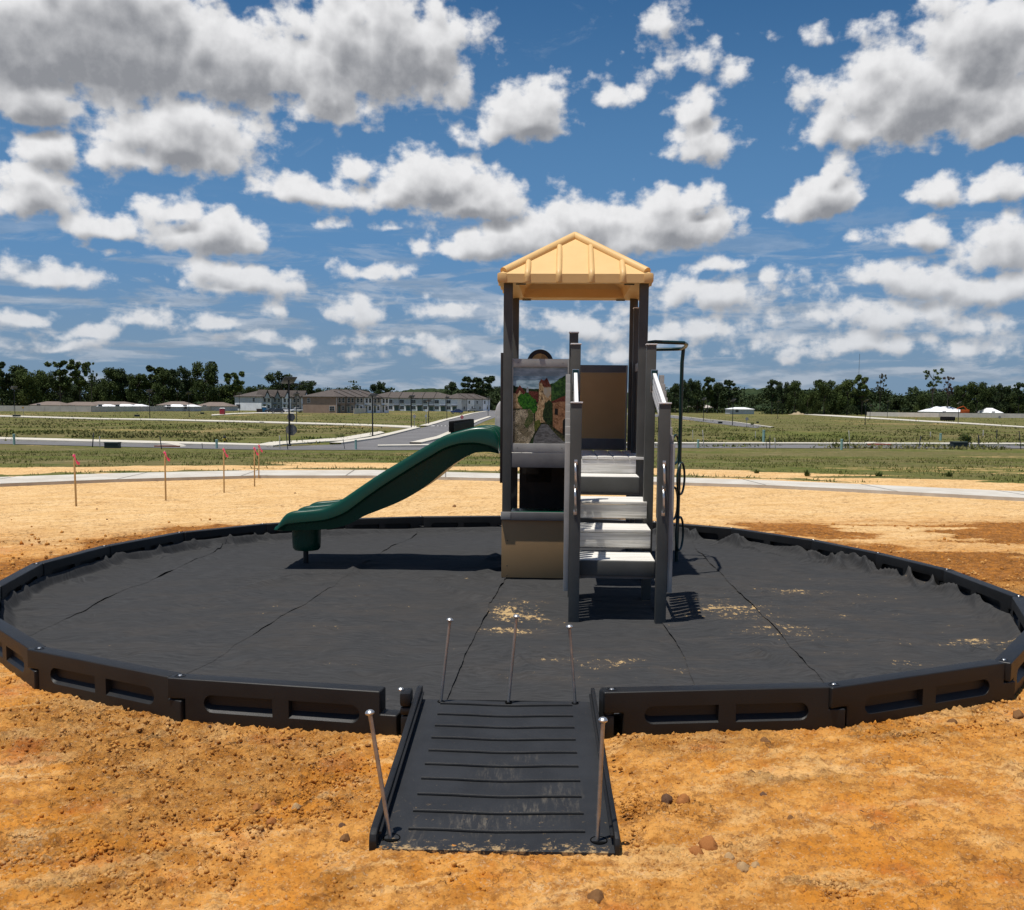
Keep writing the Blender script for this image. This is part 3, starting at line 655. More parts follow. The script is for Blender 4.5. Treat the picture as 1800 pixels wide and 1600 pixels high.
# ------------------------------------------------------------------ interlocking border
def make_border():
    L = 1.18
    mb = MB(); mb.prism([(-.055, .125), (-.055, BH), (L - .045, BH), (L - .045, .118), (L + .045, .118), (L + .045, -.02), (.045, -.02), (.045, .125)], 'y', -.052, .052, bev=.011, seg=3)
    o = mb.build('body', M_blk); cut = MB()
    def slot(x0, x1, side, rl):
        z0, z1 = .066, .160; r_ = (z1 - z0) / 2; zc = (z0 + z1) / 2; pts = []
        if rl == 'l':
            pts = [(x1, z0), (x1, z1)] + [(x0 + r_ + r_ * math.cos(t), zc + r_ * math.sin(t)) for t in [R(90 + 18 * k) for k in range(11)]]
        else:
            pts = [(x0, z1), (x0, z0)] + [(x1 - r_ + r_ * math.cos(t), zc + r_ * math.sin(t)) for t in [R(-90 + 18 * k) for k in range(11)]]
        n_ = len(pts); cx__ = sum(p[0] for p in pts) / n_
        # the pocket narrows inwards and its floor slopes up
        V_ = [(x, side * .10, z - (z1 - z) * .55 * 1.0) for x, z in pts] + [(cx__ + (x - cx__) * .97, side * .014, z + (z1 - z) * .30) for x, z in pts]
        cut.faces(V_, [tuple(range(n_)), tuple(range(2 * n_ - 1, n_ - 1, -1))] + [(k, (k + 1) % n_, n_ + (k + 1) % n_, n_ + k) for k in range(n_)])
    for sd in (-1, 1):
        slot(.155, .550, sd, 'l'); slot(.630, 1.025, sd, 'r')
    co = cut.build('cutter')
    md = o.modifiers.new('b', 'BOOLEAN'); md.object = co; md.solver = 'EXACT'; md.operation = 'DIFFERENCE'
    dg = bpy.context.evaluated_depsgraph_get(); me = bpy.data.meshes.new_from_object(o.evaluated_get(dg))
    o.modifiers.clear(); o.data = me; bpy.data.objects.remove(co)
    bm = bmesh.new(); bm.from_mesh(me); smooth_by_angle(bm, 32); bm.to_mesh(me); bm.free()
    me.materials.clear(); me.materials.append(M_blk)
    root = empty('border_segment'); o.parent = root
    p = MB().lathe([(.0, BH + .007), (.009, BH + .006), (.012, BH + .002), (.012, BH - .004)][::-1], (-.004, 0, 0), 14).build('pin', M_galv); p.parent = root
    c = MB().lathe([(.030, BH - .003), (.030, BH + .0022), (.024, BH + .0026), (.0235, BH - .003)], (-.004, 0, 0), 18).build('pin_collar', M_blk); c.parent = root
    return root
seg0 = make_border()
ns = len(ring) - 1
print('segments', ns, ['%.2f' % (ring[i + 1] - ring[i]).length for i in range(ns)])
names = {0: 'black slotted border piece just left of the ramp', 1: 'second black border piece left of the ramp', 2: 'black border piece at the lower left, third from the ramp', ns - 1: 'black slotted border piece just right of the ramp', ns - 2: 'second black border piece right of the ramp', ns - 3: 'black border piece at the lower right edge of the photo'}
ordw = ['first', 'second', 'third', 'fourth', 'fifth', 'sixth', 'seventh', 'eighth', 'ninth', 'tenth', 'eleventh', 'twelfth', 'thirteenth', 'fourteenth', 'fifteenth', 'sixteenth', 'seventeenth', 'eighteenth']
for i in range(ns):
    a, c = ring[i + 1], ring[i]          # outer face looks away from the centre
    s_ = seg0 if i == 0 else copy_tree(seg0)
    d = a - c; Ls = d.length
    # ring runs clockwise from the ramp: left pin of each piece is its start as seen from outside
    s_.location = (a.x, a.y, .0); s_.rotation_euler = (0, 0, math.atan2(c.y - a.y, c.x - a.x)); s_.scale = (Ls / 1.18, 1, 1)
    k = i
    lab = names.get(i) or ('black border piece behind the slide foot and left of it, %s clockwise from the ramp' % ordw[k] if k < 9 else 'rear black border piece behind the tower, %s clockwise from the ramp' % ordw[k] if k < 14 else 'black border piece behind the crumpled fabric, %s counting back from the ramp on the right' % ordw[ns - 1 - k])
    tag(s_, lab, 'border edging', 'black interlocking border pieces round the play area')
# ------------------------------------------------------------------ entry ramp
RP = {}
nl, nrr = G(648, 1499, z=.0), G(1094, 1510, z=.0); bl, br = G(738, 1233, z=.125), G(1046, 1236, z=.125)
print('ramp', nl, nrr, bl, br)
rx0 = .5 * (nl.x + bl.x); rx1 = .5 * (nrr.x + br.x); ry0 = .5 * (nl.y + nrr.y); ry1 = .5 * (bl.y + br.y)
RL = ry1 - ry0; rw = (rx1 - rx0) / 2; rcx = (rx0 + rx1) / 2
def M_ramp():
    m = bpy.data.materials.new('ramp_rubber'); m.use_nodes = True; t = m.node_tree; bs = t.nodes['Principled BSDF']; b = NB(t)
    P = b.n('ShaderNodeTexCoord').outputs['Object']
    sp = b.n('ShaderNodeSeparateXYZ'); b.put(sp.inputs[0], P)
    c = b.mix(b.ss(b.noise(P, 4, 6, .6), .3, .7), (.013, .0142, .0165), (.021, .0225, .0255))
    def spot(x, y, rx_, ry_, w):
        o = b.v('MULTIPLY_ADD', P, (1 / rx_, 1 / ry_, 0), (-x / rx_, -y / ry_, 0)); return b.m('MULTIPLY', b.ss(b.v('LENGTH', o), 1.2, .2), w)
    S_ = [spot(-.08, .24, .17, .14, .9), spot(.14, .34, .17, .12, .8), spot(.27, .45, .13, .22, .75), spot(-.02, .72, .13, .16, .7), spot(-.33, .10, .05, .16, .55), spot(.12, .9, .1, .06, .5)]
    s = S_[0]
    for q in S_[1:]: s = b.m('MAXIMUM', s, q)
    st = b.noise(b.v('MULTIPLY', P, (42, 7, 1)), 1.0, 6, .75)
    film = b.m('MULTIPLY', s, b.ss(st, .46, .74)); c = b.mix(b.m('MULTIPLY', film, .42), c, (.30, .25, .18))
    edge = b.ss(sp.outputs[1], .12, .0); g = b.noise(P, 30, 7, .75)
    em = b.m('MULTIPLY', b.ss(b.m('ADD', g, b.m('MULTIPLY', edge, .13)), .60, .72), b.ss(sp.outputs[1], .6, .1)); c = b.mix(b.m('MULTIPLY', em, .8), c, (.42, .28, .13))
    fl = b.ss(b.noise(P, 70, 4, .8), .69, .72); c = b.mix(b.m('MULTIPLY', fl, .5), c, (.4, .32, .2))
    b.put(bs.inputs['Base Color'], c); bs.inputs['Roughness'].default_value = .62; bs.inputs['Specular IOR Level'].default_value = .35
    bp = b.n('ShaderNodeBump'); bp.inputs['Strength'].default_value = .3; bp.inputs['Distance'].default_value = .002
    b.put(bp.inputs['Height'], b.noise(P, 160, 4, .7)); b.put(bs.inputs['Normal'], bp.outputs[0]); return m
M_rmp = M_ramp()
rw = .478; RA_ = R(-1.15); rcx = -.055
ramp = empty('entry_ramp', (rcx, ry0, .0), RA_, label='black ribbed plastic ramp leading up from the soil into the play area', cat='ramp')
ZB = .135
def rz(y): return .020 + (ZB - .020) * max(0, min(1, y / RL))
mb = MB()
mb.grid(lambda i, j: (-rw + 2 * rw * i / 24, RL * j / 40, rz(RL * j / 40) - (.006 * math.exp(-((i / 24 - .5) / .2) ** 2))), 25, 41)
mb.faces([(-rw, 0, -.02), (rw, 0, -.02), (rw, 0, rz(0)), (-rw, 0, rz(0))], [(0, 1, 2, 3)])
mb.faces([(-rw, RL, -.0), (rw, RL, -.0), (rw, RL, rz(RL)), (-rw, RL, rz(RL))], [(3, 2, 1, 0)])
mb.build('plate', M_rmp, ramp, recalc=False)
for k in range(10):
    f = .085 + .85 * k / 9 + 0; y = RL * (1 - .04 - .0) - (RL * .86) * (1 - k / 9) ** 1.0
    w = rw * .77
    pts = [(-w + 2 * w * i / 14 + random.uniform(-.001, .001), y + .006 * math.sin(i / 14 * 3.1) * -1 + random.uniform(-.0012, .0012), rz(y) + .003 - .006 * math.exp(-(((i / 14) - .5) / .2) ** 2)) for i in range(15)]
    MB().tube(pts, .0075, 8).build('rib', M_blk, ramp)
for sx in (-1, 1):
    # low side wall whose top rises above the plate
    prof = [(0, -.02), (.0, .05), (.012, .075), (.05, .088), (RL * .5, .133), (RL - .01, .205), (RL + .05, .202), (RL + .06, .18), (RL + .06, 0)]
    x0 = sx * rw; mb = MB()
    mb.prism([(y, z) for y, z in prof], 'x', min(x0, x0 + sx * .030), max(x0, x0 + sx * .021), bev=.006)
    mb.build('side_wall', M_blk, ramp)
    mb = MB(); mb.prism([(.06, .055), (.06, .066), (RL * .5, .120), (RL, .180), (RL, .169)], 'x', *sorted((x0 - sx * .001, x0 - sx * .012))); mb.build('wall_ledge', M_blk, ramp)
# coupling blocks at the top of the ramp that lock into the border pieces
for sx, px in ((-1, 704), (1, 1077)):
    jx = ring[0] if sx < 0 else ring[-1]
    jl = Matrix.Rotation(-RA_, 3, 'Z') @ Vector((jx.x - rcx, jx.y - ry0, 0)); lx, ly = jl.x, jl.y; mb = MB()
    xa, xb = (lx + .052, -(rw + .034)) if sx < 0 else (rw + .034, lx - .052)
    if sx < 0:
        mb.box(xa + .0, xb - .0, ly - .060, ly + .060, .165, BH - .002, bev=.018).box(xa + .002, xb + .04, ly - .057, ly + .057, .118, .162, bev=.014).box(xa + .004, xb + .04, ly - .060, ly + .058, -.02, .114, bev=.018)
    else:
        mb.lathe([(.036, -.02), (.042, .05), (.042, BH - .012), (.036, BH - .002), (.0, BH)], (xa + .043, ly, 0), 18)
        mb.box(xa + .02, xb + .06, ly - .05, ly + .05, -.02, .112, bev=.014)
    mb.build('coupling', M_blk, ramp)
    if sx < 0: MB().lathe([(.017, BH - .004), (.017, BH + .004), (.010, BH + .010), (0, BH + .011)], ((xa + xb) / 2 - .03, ly, 0), 14).build('coupling_pin', M_galv, ramp)
# spikes
def spike(base_px, head_px, label, hole=True, zg=None):
    d = raydir(*base_px); o = Vector((0, 0, CAM_H))
    # meet the sloping ramp plate
    t = 0
    for _ in range(30):
        y = (o + d * t).y; z = rz(y - ry0) + .002; t = (z - CAM_H) / d.z
    p = o + d * t; h = at(*head_px, p.y + .01)
    r_ = .0088
    root = empty('ground_spike', p, label=label, cat='spike', group='loose steel spikes standing in the ramp')
    v = h - p
    M = v.normalized().to_track_quat('Z', 'Y').to_matrix().to_4x4()
    MB().tube([Vector((0, 0, 0)) - v.normalized() * .05, v], r_, 12).build('rod', M_steel, root)
    mbh = MB(); mbh.lathe([(.009, -.012), (.0185, -.004), (.0195, .001), (.015, .008), (.007, .012), (0, .0125)], (0, 0, 0), 18, M); mbh.build('head', M_galv, root, loc=v)
    return p
sp_ = [spike((686, 1472), (650, 1253), 'steel spike leaning left in the near left corner of the ramp'),
       spike((1050, 1477), (1060, 1266), 'steel spike in the near right corner of the ramp'),
       spike((775, 1233), (791, 1090), 'thin steel spike at the top left corner of the ramp'),
       spike((894, 1234), (908, 1084), 'steel spike at the middle of the ramp top edge'),
       spike((1011, 1236), (1001, 1102), 'thin steel spike at the top right corner of the ramp')]
for i, p in enumerate(sp_):
    loc = Matrix.Rotation(-RA_, 3, 'Z') @ (p - Vector((rcx, ry0, 0))); rr_ = .030 if i < 2 else .014
    mb = MB(); zz = rz(loc.y) + .0015
    mb.lathe([(rr_, -.002), (rr_ + .004, .003), (rr_ + .006, .001), (rr_ + .006, -.004)], (loc.x + (.006 if i < 2 else 0), loc.y, zz), 20)
    mb.build('spike_hole', mat('hole_black', (.004, .004, .004), .9, .1) if i == 0 else bpy.data.materials['hole_black'], ramp)
# ------------------------------------------------------------------ play tower
TA = R(2.9)
o0 = G(889.5, 1018, z=.02)
TO = Vector((o0.x, o0.y + .044, 0)); TM = Matrix.Translation(TO) @ Matrix.Rotation(-TA, 4, 'Z'); TI = TM.inverted()
def LX(px, py, yl):
    o = TI @ Vector((0, 0, CAM_H)); d = TI.to_3x3() @ raydir(px, py); p = o + d * ((yl - o.y) / d.y); return p.x, p.z
print('tower origin', TO, 'right post', LX(1131, 500, 0), 'back posts', LX(903, 540, 1.42), LX(1110.7, 560, 1.42), 'mid', LX(1008.7, 583, 0), LX(1117, 542, .75))
print('n', LX(1010.5, 1097, -2.03), LX(1160, 1097, -2.03), LX(1012, 705, -2.03), LX(1169, 709, -2.03), 'q', LX(1008, 603.5, -1.0), LX(1144, 606, -1.0))
tower = empty('play_tower', TO, -TA, label='play tower with cream roof, grey posts, white steps and green double slide', cat='play tower')
PW = .0445
def post(x, y, z0, z1, cap=True, w=PW, name='post'):
    o = MB().box(x - w, x + w, y - w, y + w, z0, z1, bev=.006).build(name, M_post, tower)
    if cap:
        MB().box(x - w - .006, x + w + .006, y - w - .006, y + w + .006, z1 + .001, z1 + .013, bev=.003).build('post_cap', M_cap, o)
    return o
XR = LX(1131, 560, 0)[0]; YB = 1.42; XM = LX(1008.7, 600, 0)[0]
ZE = LX(1010, 490, -.09)[1]
post(0, 0, 0, ZE + .04, False); post(XR, 0, 0, ZE + .04, False); post(0, YB, 0, ZE + .04, False); post(XR, YB, 0, ZE + .04, False)
post(XM, 0, 0, LX(1008.7, 584, 0)[1] - .012); post(XR, .78, .0, LX(1117, 543, .78)[1])
post(XM + .02, YB, 0, 1.3, False)
XNL = LX(1010.8, 900, -2.03)[0]; XNR = LX(1164.5, 900, -2.03)[0]; YN = -2.03; YQ = -1.0
XQL = LX(1008, 620, YQ)[0]; XQR = LX(1144, 620, YQ)[0]
ZN = LX(1012, 707, YN)[1] - .01; ZQ = LX(1008, 604.5, YQ)[1] - .01
XQL = XNL; XQR = max(XQR, XNR - .03)
nL_ = post(XNL, YN, 0, ZN, w=.0435); nR_ = post(XNR, YN, 0, ZN, w=.0435)
post(XQL, YQ, 0, ZQ, w=.0435); post(XQR, YQ, 0, ZQ, w=.0435)
print('steps posts', XNL, XNR, XQL, XQR, ZN, ZQ)
# --- roof: one moulded hip roof with raised tubes
def roof():
    x0, x1 = LX(876.5, 492, -.10)[0], LX(1146.5, 492, -.10)[0]; y0, y1 = -.13, YB + .13
    xc, yc = (x0 + x1) / 2, (y0 + y1) / 2; zb = LX(1010, 497.5, -.10)[1]; zt_ = zb + .085; zp = LX(1011, 408, yc)[1] - .045
    mb = MB(); t = .03
    # outer skin: fascia then four slopes to the peak; inner skin below it
    o = [(x0, y0), (x1, y0), (x1, y1), (x0, y1)]
    V = [(x, y, zb) for x, y in o] + [(x, y, zt_) for x, y in o] + [(xc, yc, zp)] + [(x + t * (1 if x == x0 else -1), y + t * (1 if y == y0 else -1), zb) for x, y in o]
    ii = .19
    V += [(x + ii * (1 if x == x0 else -1), y + ii * (1 if y == y0 else -1), zb + .012) for x, y in o]
    V += [(x + ii * (1 if x == x0 else -1) + .03 * (1 if x == x0 else -1), y + (ii + .03) * (1 if y == y0 else -1), zb + .10) for x, y in o]
    V += [(xc, yc, zp - .12)]
    F = []
    for k in range(4):
        n = (k + 1) % 4
        F += [(k, n, 4 + n, 4 + k), (4 + k, 4 + n, 8), (9 + k, 9 + n, n, k)[::1], (13 + k, 13 + n, 9 + n, 9 + k), (17 + k, 17 + n, 13 + n, 13 + k), (17 + n, 17 + k, 21)]
    mb.faces(V, F); r_ = mb.build('roof', M_roof, tower, ang=20)
    pk = Vector((xc, yc, zp))
    mb = MB()
    for (x, y) in o:
        sx = 1 if x == x0 else -1; sy = 1 if y == y0 else -1
        mb.box(*sorted((x - sx * .012, x + sx * .085)), *sorted((y - sy * .012, y + sy * .085)), zb + .003, zt_ + .012, bev=.022)
    for (x, y) in o:
        c = Vector((x, y, zt_ - .0)); ix = .035 * (1 if x == x0 else -1); iy = .035 * (1 if y == y0 else -1)
        pts = [Vector((x + ix, y + iy, zt_ + .014)).lerp(pk + Vector((0, 0, .0)), f) for f in [.02, .2, .4, .6, .8, .97, 1.0]]
        mb.tube(pts, [.047] * 7, 14)
    mb.lathe([(.0, -.04), (.05, -.03), (.052, .0), (.042, .028), (.022, .043), (0, .047)], pk, 16)
    hip = mb.build('hip_tube', M_roof, r_, ang=50)
    # ribs down each slope
    for side in range(4):
        for f in (.19, .394, .606, .81):
            g = min(f, 1 - f) * 2      # how far up the slope before meeting the hip
            def pt(u, s, lift=0):
                # s = 0 at eave, 1 at peak
                e = [Vector((x0 + (x1 - x0) * u, y0, zt_)), Vector((x1, y0 + (y1 - y0) * u, zt_)), Vector((x1 - (x1 - x0) * u, y1, zt_)), Vector((x0, y1 - (y1 - y0) * u, zt_))][side]
                a = [Vector((xc, yc, zp))][0]
                # move straight up the slope, not toward the peak
                mid_ = [Vector((e.x, yc, zp)), Vector((xc, e.y, zp)), Vector((e.x, yc, zp)), Vector((xc, e.y, zp))][side]
                return e.lerp(mid_, s) + Vector((0, 0, lift))
            out = [Vector((0, -1, 0)), Vector((1, 0, 0)), Vector((0, 1, 0)), Vector((-1, 0, 0))][side]
            top = g - .07
            pts = [pt(f, 0) + out * -.008 + Vector((0, 0, -.078)), pt(f, 0) + out * -.004 + Vector((0, 0, -.03)), pt(f, 0) + out * -.012 + Vector((0, 0, .002)), pt(f, .05, .002), pt(f, top * .6, .002), pt(f, top - .015, .002), pt(f, top, -.006)]
            MB().tube(pts, [.028, .030, .031, .031, .031, .028, .014], 12).build('rib', M_roof, r_, ang=50)
    # bolted brackets beneath
    for (x, y) in o:
        sx = 1 if x == x0 else -1; sy = 1 if y == y0 else -1
        MB().box(*sorted((x + sx * .17, x + sx * .27)), *sorted((y + sy * .06, y + sy * .10)), zb - .012, zb - .002, bev=.002).build('bracket', M_dkbr, r_)
roof()
# --- picture panel and counter in the left bay
XA, XB = .045, XM - .045
zt1, zt0 = LX(950, 631, -.03)[1], LX(950, 645.5, -.03)[1]; zb1, zb0 = LX(950, 780, -.03)[1], LX(950, 796, -.03)[1]
pf = MB().box(XA + .012, XB - .012, -.030, .022, zt0, zt1, bev=.004).box(XA + .012, XB - .012, -.030, .022, zb0, zb1, bev=.004).box(XA, XA + .0115, -.034, .026, zb0, zt1 + .004, bev=.003).box(XB - .0115, XB, -.034, .026, zb0, zt1 + .004, bev=.003).build('picture_frame', M_rail, tower)
px0, px1 = XA + .0118, XB - .0118; pw_, ph_ = px1 - px0, zt0 - zb1
def picture():
    """printed village scene: a flat panel; every patch is ink on the board, 0.6 mm apart"""
    Q = lambda u, v, k: (px0 + u * pw_, -.012 - .0006 * k, zb1 + v * ph_)
    def patch(name, poly, m, k, par):
        mb = MB(); mb.faces([Q(u, v, k) for u, v in poly], [tuple(range(len(poly)))]); o = mb.build(name, m, par, recalc=False); return o
    def im(name, c1, c2, sc, sv=1, c3=None):
        m = bpy.data.materials.new(name); m.use_nodes = True; t = m.node_tree; bs = t.nodes['Principled BSDF']; b = NB(t)
        P = b.v('MULTIPLY', b.n('ShaderNodeTexCoord').outputs['Object'], (1, 1, sv)); n = b.noise(P, sc, 5, .65)
        c = b.mix(b.ss(n, .38, .62), tuple(q * .75 for q in c1), c2)
        if c3: c = b.mix(b.ss(b.noise(P, sc * 3, 4, .7), .52, .62), c, c3)
        b.put(bs.inputs['Base Color'], c); bs.inputs['Roughness'].default_value = .6; bs.inputs['Specular IOR Level'].default_value = .15; return m
    skyp = im('print_sky', (.24, .38, .46), (.44, .58, .64), 6, 3); hill = im('print_hill', (.012, .045, .012), (.05, .11, .025), 40)
    stone = im('print_stone', (.36, .22, .10), (.56, .40, .22), 60, .5, (.12, .07, .035)); tile = im('print_tile', (.09, .022, .014), (.15, .045, .03), 60)
    bush = im('print_bush', (.010, .075, .008), (.05, .19, .015), 45, 1, (.003, .018, .004)); dbush = im('print_dark_bush', (.008, .02, .008), (.03, .05, .015), 60)
    road = im('print_road', (.11, .105, .10), (.17, .165, .16), 30, 3); wall = bpy.data.materials.new('print_wall'); wall.use_nodes = True
    t = wall.node_tree; b = NB(t); bs = t.nodes['Principled BSDF']; P = b.n('ShaderNodeTexCoord').outputs['Object']
    vo = b.vor(b.v('MULTIPLY', P, (1, 1, 2.2)), 55, 'F1'); ed = b.vor(b.v('MULTIPLY', P, (1, 1, 2.2)), 55, 'DISTANCE_TO_EDGE')['Distance']
    c = b.mix(b.ss(b.noise(P, 12, 4), .4, .6), (.55, .45, .30), (.24, .19, .11)); c = b.mix(b.ss(ed, .02, .12), (.03, .028, .02), c)
    b.put(bs.inputs['Base Color'], c); bs.inputs['Roughness'].default_value = .6; bs.inputs['Specular IOR Level'].default_value = .15
    brown = im('print_brown', (.17, .075, .035), (.28, .14, .07), 20, 1, (.36, .20, .11)); black = im('print_dark', (.008, .007, .006), (.015, .012, .01), 20)
    base = MB().box(px0, px1, -.012, .006, zb1 + .0005, zt0 - .0005).build('picture_panel', skyp, tower)
    J_ = lambda pts, a, s_: [(u + random.uniform(-a, a), v + random.uniform(-a, a)) for u, v in pts]
    def ragged(pts, a=.006, n=5):
        out = []
        for i in range(len(pts)):
            p, q = pts[i], pts[(i + 1) % len(pts)]
            on_edge = (p[0] in (0, 1) and p[0] == q[0]) or (p[1] in (0, 1) and p[1] == q[1])
            for k in range(n if not on_edge else 1):
                f = k / n; u = p[0] + (q[0] - p[0]) * f; v = p[1] + (q[1] - p[1]) * f
                if not on_edge and k: u += random.uniform(-a, a); v += random.uniform(-a, a)
                out.append((min(1, max(0, u)), min(1, max(0, v))))
        return out
    patch('upper_band', [(0, .885), (1, .885), (1, 1), (0, 1)], im('print_cloud', (.28, .36, .40), (.36, .43, .47), 5, 3), 1, base)
    patch('lane_shade', [(0, 0), (1, 0), (1, .50), (0, .50)], im('print_shade', (.03, .04, .015), (.09, .08, .04), 50), 1, base)
    patch('far_hill', ragged([(0, .76), (.12, .73), (.30, .72), (.5, .72), (.5, .5), (0, .5)]), dbush, 2, base)
    patch('green_hill', ragged([(.66, .76), (.82, .83), (1, .90), (1, .5), (.6, .5)], .012), hill, 2, base)
    patch('red_roof', [(.27, .69), (.47, .68), (.47, .53), (.42, .56), (.30, .58)], tile, 3, base)
    patch('house_wall', [(0, .66), (.08, .66), (.12, .70), (.22, .65), (.22, .46), (0, .46)], stone, 3, base)
    patch('house_roof', [(.03, .66), (.12, .765), (.23, .67), (.19, .64), (.12, .70), (.08, .645)], tile, 4, base)
    patch('chimney', [(.245, .67), (.285, .67), (.285, .72), (.265, .745), (.245, .72)], im('print_pale', (.3, .33, .33), (.36, .38, .37), 20), 4, base)
    patch('tower_wall', [(.475, .80), (.56, .83), (.70, .74), (.70, .40), (.60, .33), (.44, .30), (.44, .5), (.475, .56)], stone, 3, base)
    patch('tower_light', [(.56, .735), (.70, .735), (.70, .66), (.64, .60), (.56, .66)], im('print_plaster', (.42, .38, .31), (.34, .27, .18), 20), 4, base)
    patch('tower_roof', [(.475, .795), (.515, .845), (.545, .83), (.575, .83), (.62, .865), (.70, .745), (.56, .745), (.52, .80)], tile, 5, base)
    patch('arrow_slit', [(.525, .70), (.54, .70), (.54, .665), (.525, .665)], black, 5, base); patch('arrow_slit', [(.525, .61), (.545, .61), (.545, .58), (.525, .58)], black, 5, base)
    patch('low_walls', [(.40, .53), (.52, .50), (.56, .34), (.60, .28), (.42, .27)], stone, 4, base)
    patch('bush', ragged([(.07, .61), (.14, .655), (.25, .655), (.33, .62), (.40, .59), (.44, .52), (.45, .44), (.40, .39), (.30, .43), (.18, .46), (.12, .50)], .016), bush, 6, base)
    patch('dark_bush', ragged([(.58, .52), (.66, .57), (.72, .54), (.74, .30), (.70, .24), (.62, .28), (.54, .36)], .016), dbush, 6, base)
    patch('road', [(.30, .0), (.99, .0), (.80, .12), (.70, .20), (.64, .255), (.52, .255), (.46, .17), (.38, .07)], road, 5, base)
    patch('brown_house', [(.73, .545), (.98, .57), (1, .57), (1, .10), (.97, .11), (.74, .22)], brown, 7, base)
    patch('brown_roof', [(.70, .55), (.85, .60), (1, .64), (1, .555), (.85, .555), (.72, .535)], tile, 8, base)
    patch('window', [(.77, .465), (.83, .46), (.83, .375), (.77, .385)], black, 8, base); patch('door', [(.92, .12), (.92, .30), (.955, .335), (1, .31), (1, .10)], black, 8, base)
    patch('stone_wall', ragged([(0, .43), (.10, .435), (.30, .455), (.38, .40), (.40, .26), (.40, .14), (.30, .0), (0, .0)], .008), wall, 7, base)
    patch('ivy', ragged([(.28, .44), (.36, .42), (.37, .30), (.26, .20), (.20, .25), (.27, .34)], .014), im('print_ivy', (.05, .09, .02), (.12, .12, .05), 50), 8, base)
    patch('verge', ragged([(.40, .30), (.50, .31), (.52, .26), (.46, .20), (.40, .15), (.40, .2)], .01), im('print_verge', (.07, .10, .015), (.13, .13, .03), 50), 8, base)
    patch('wall_foot', ragged([(.0, .0), (.30, .0), (.40, .13), (.38, .0), (.30, -.0)], .0), dbush, 6, base)
picture()
Zd = LX(1060, 800.6, -.045)[1] ; print('deck z', Zd)
Zd = 1.285
MB().box(XA, XB, -.036, .036, LX(950, 822.3, -.036)[1], LX(950, 796.5, -.036)[1] - .003, bev=.004).build('beam', M_beam, tower)
zc = LX(950, 901, -.075)[1]
MB().box(-.052, XB + .0, -.090, -.046, LX(950, 915, -.07)[1], zc, bev=.003).build('counter_edge', M_beam, tower)
MB().box(-.053, .045, -.096, -.0905, LX(950, 913.5, -.075)[1], zc + .002, bev=.002).build('corner_plate', M_rail, tower)
MB().box(XA, XB, -.045, .30, zc - .02, zc + .002, bev=.003).build('counter', M_green, tower)
tp = MB().box(-.046, XB, -.060, -.046, LX(935, 1016, -.06)[1], LX(950, 915, -.06)[1] - .002, bev=.003).build('front_panel', M_tan, tower)
for x, z in ((.012, .16), (.012, .42), (.012, .06)): MB().lathe([(.006, 0), (.004, .002), (0, .0025)], (x, -.060, z), 10, Matrix.Rotation(R(90), 4, 'X')).build('screw', M_dkbr, tp)
# back of the tower
zb_t, zb_b = LX(1058, 642, YB)[1], LX(1058, 783, YB)[1]
MB().box(XM + .07, XR - PW - .012, YB - .02, YB + .02, LX(1058, 655, YB)[1], zb_t, bev=.003).build('back_top_rail', M_beam, tower)
MB().box(XM - .03, XR - PW - .03, YB - .006, YB + .006, LX(1058, 771, YB)[1] + .001, LX(1058, 655, YB)[1] - .001).build('back_panel', M_tan2, tower)
MB().box(XM - .03, XR - PW - .03, YB - .02, YB + .02, Zd, LX(1058, 771, YB)[1], bev=.003).build('back_bottom_rail', M_beam, tower)
MB().box(XR - PW - .03, XR - PW - .0115, YB - .026, YB + .02, Zd, zb_t, bev=.003).build('back_stile', M_rail, tower)
# round play panel at the back left, its top showing over the picture
cx_, cz_ = LX(949.5, 638, YB)[0], LX(949.5, 637.5, YB)[1]; rr_ = abs(LX(972.5, 638, YB)[0] - cx_)
rp = MB().prism([(cx_ - rr_, .9)] + [(cx_ + rr_ * math.cos(R(180 - 9 * k)), cz_ + rr_ * math.sin(R(180 - 9 * k))) for k in range(21)] + [(cx_ + rr_, .9)], 'y', YB - .012, YB + .012, bev=.003).build('arched_panel', M_dkbr, tower)
MB().prism([(cx_ + rr_ * .68 * math.cos(R(18 * k)), cz_ + rr_ * .68 * math.sin(R(18 * k))) for k in range(20)], 'y', YB - .018, YB - .0125).build('disc', mat('disc_tan', (.48, .30, .11), .5), rp)
MB().prism([(cx_, cz_), (cx_ + rr_ * .66, cz_ + .02), (cx_ + rr_ * .5, cz_ + rr_ * .42), (cx_ + .02, cz_ + rr_ * .66)], 'y', YB - .020, YB - .0183).build('disc_sector', mat('disc_tan2', (.36, .22, .09), .5), rp)
MB().box(PW + .022, XM - .03, YB - .012, YB + .012, .03, Zd + .1).build('lower_back_panel', M_dkbr, tower)
MB().box(XM - .012, XM + .012, .05, YB - .05, .06, Zd - .17).build('inner_panel', M_dkbr, tower)
# right side panel with grey rail
MB().box(XR - .015, XR + .015, .83, YB - .045, Zd, LX(1110, 636, 1.1)[1], bev=.003).build('side_panel', M_dkbr, tower)
MB().box(XR - .02, XR + .02, .05, .73, LX(1110, 652, .4)[1], LX(1110, 638, .4)[1], bev=.003).build('side_rail', M_rail, tower)
MB().box(XR - .014, XR + .014, .05, .73, Zd + .04, LX(1110, 653, .4)[1] - .002).build('side_panel', M_dkbr, tower)
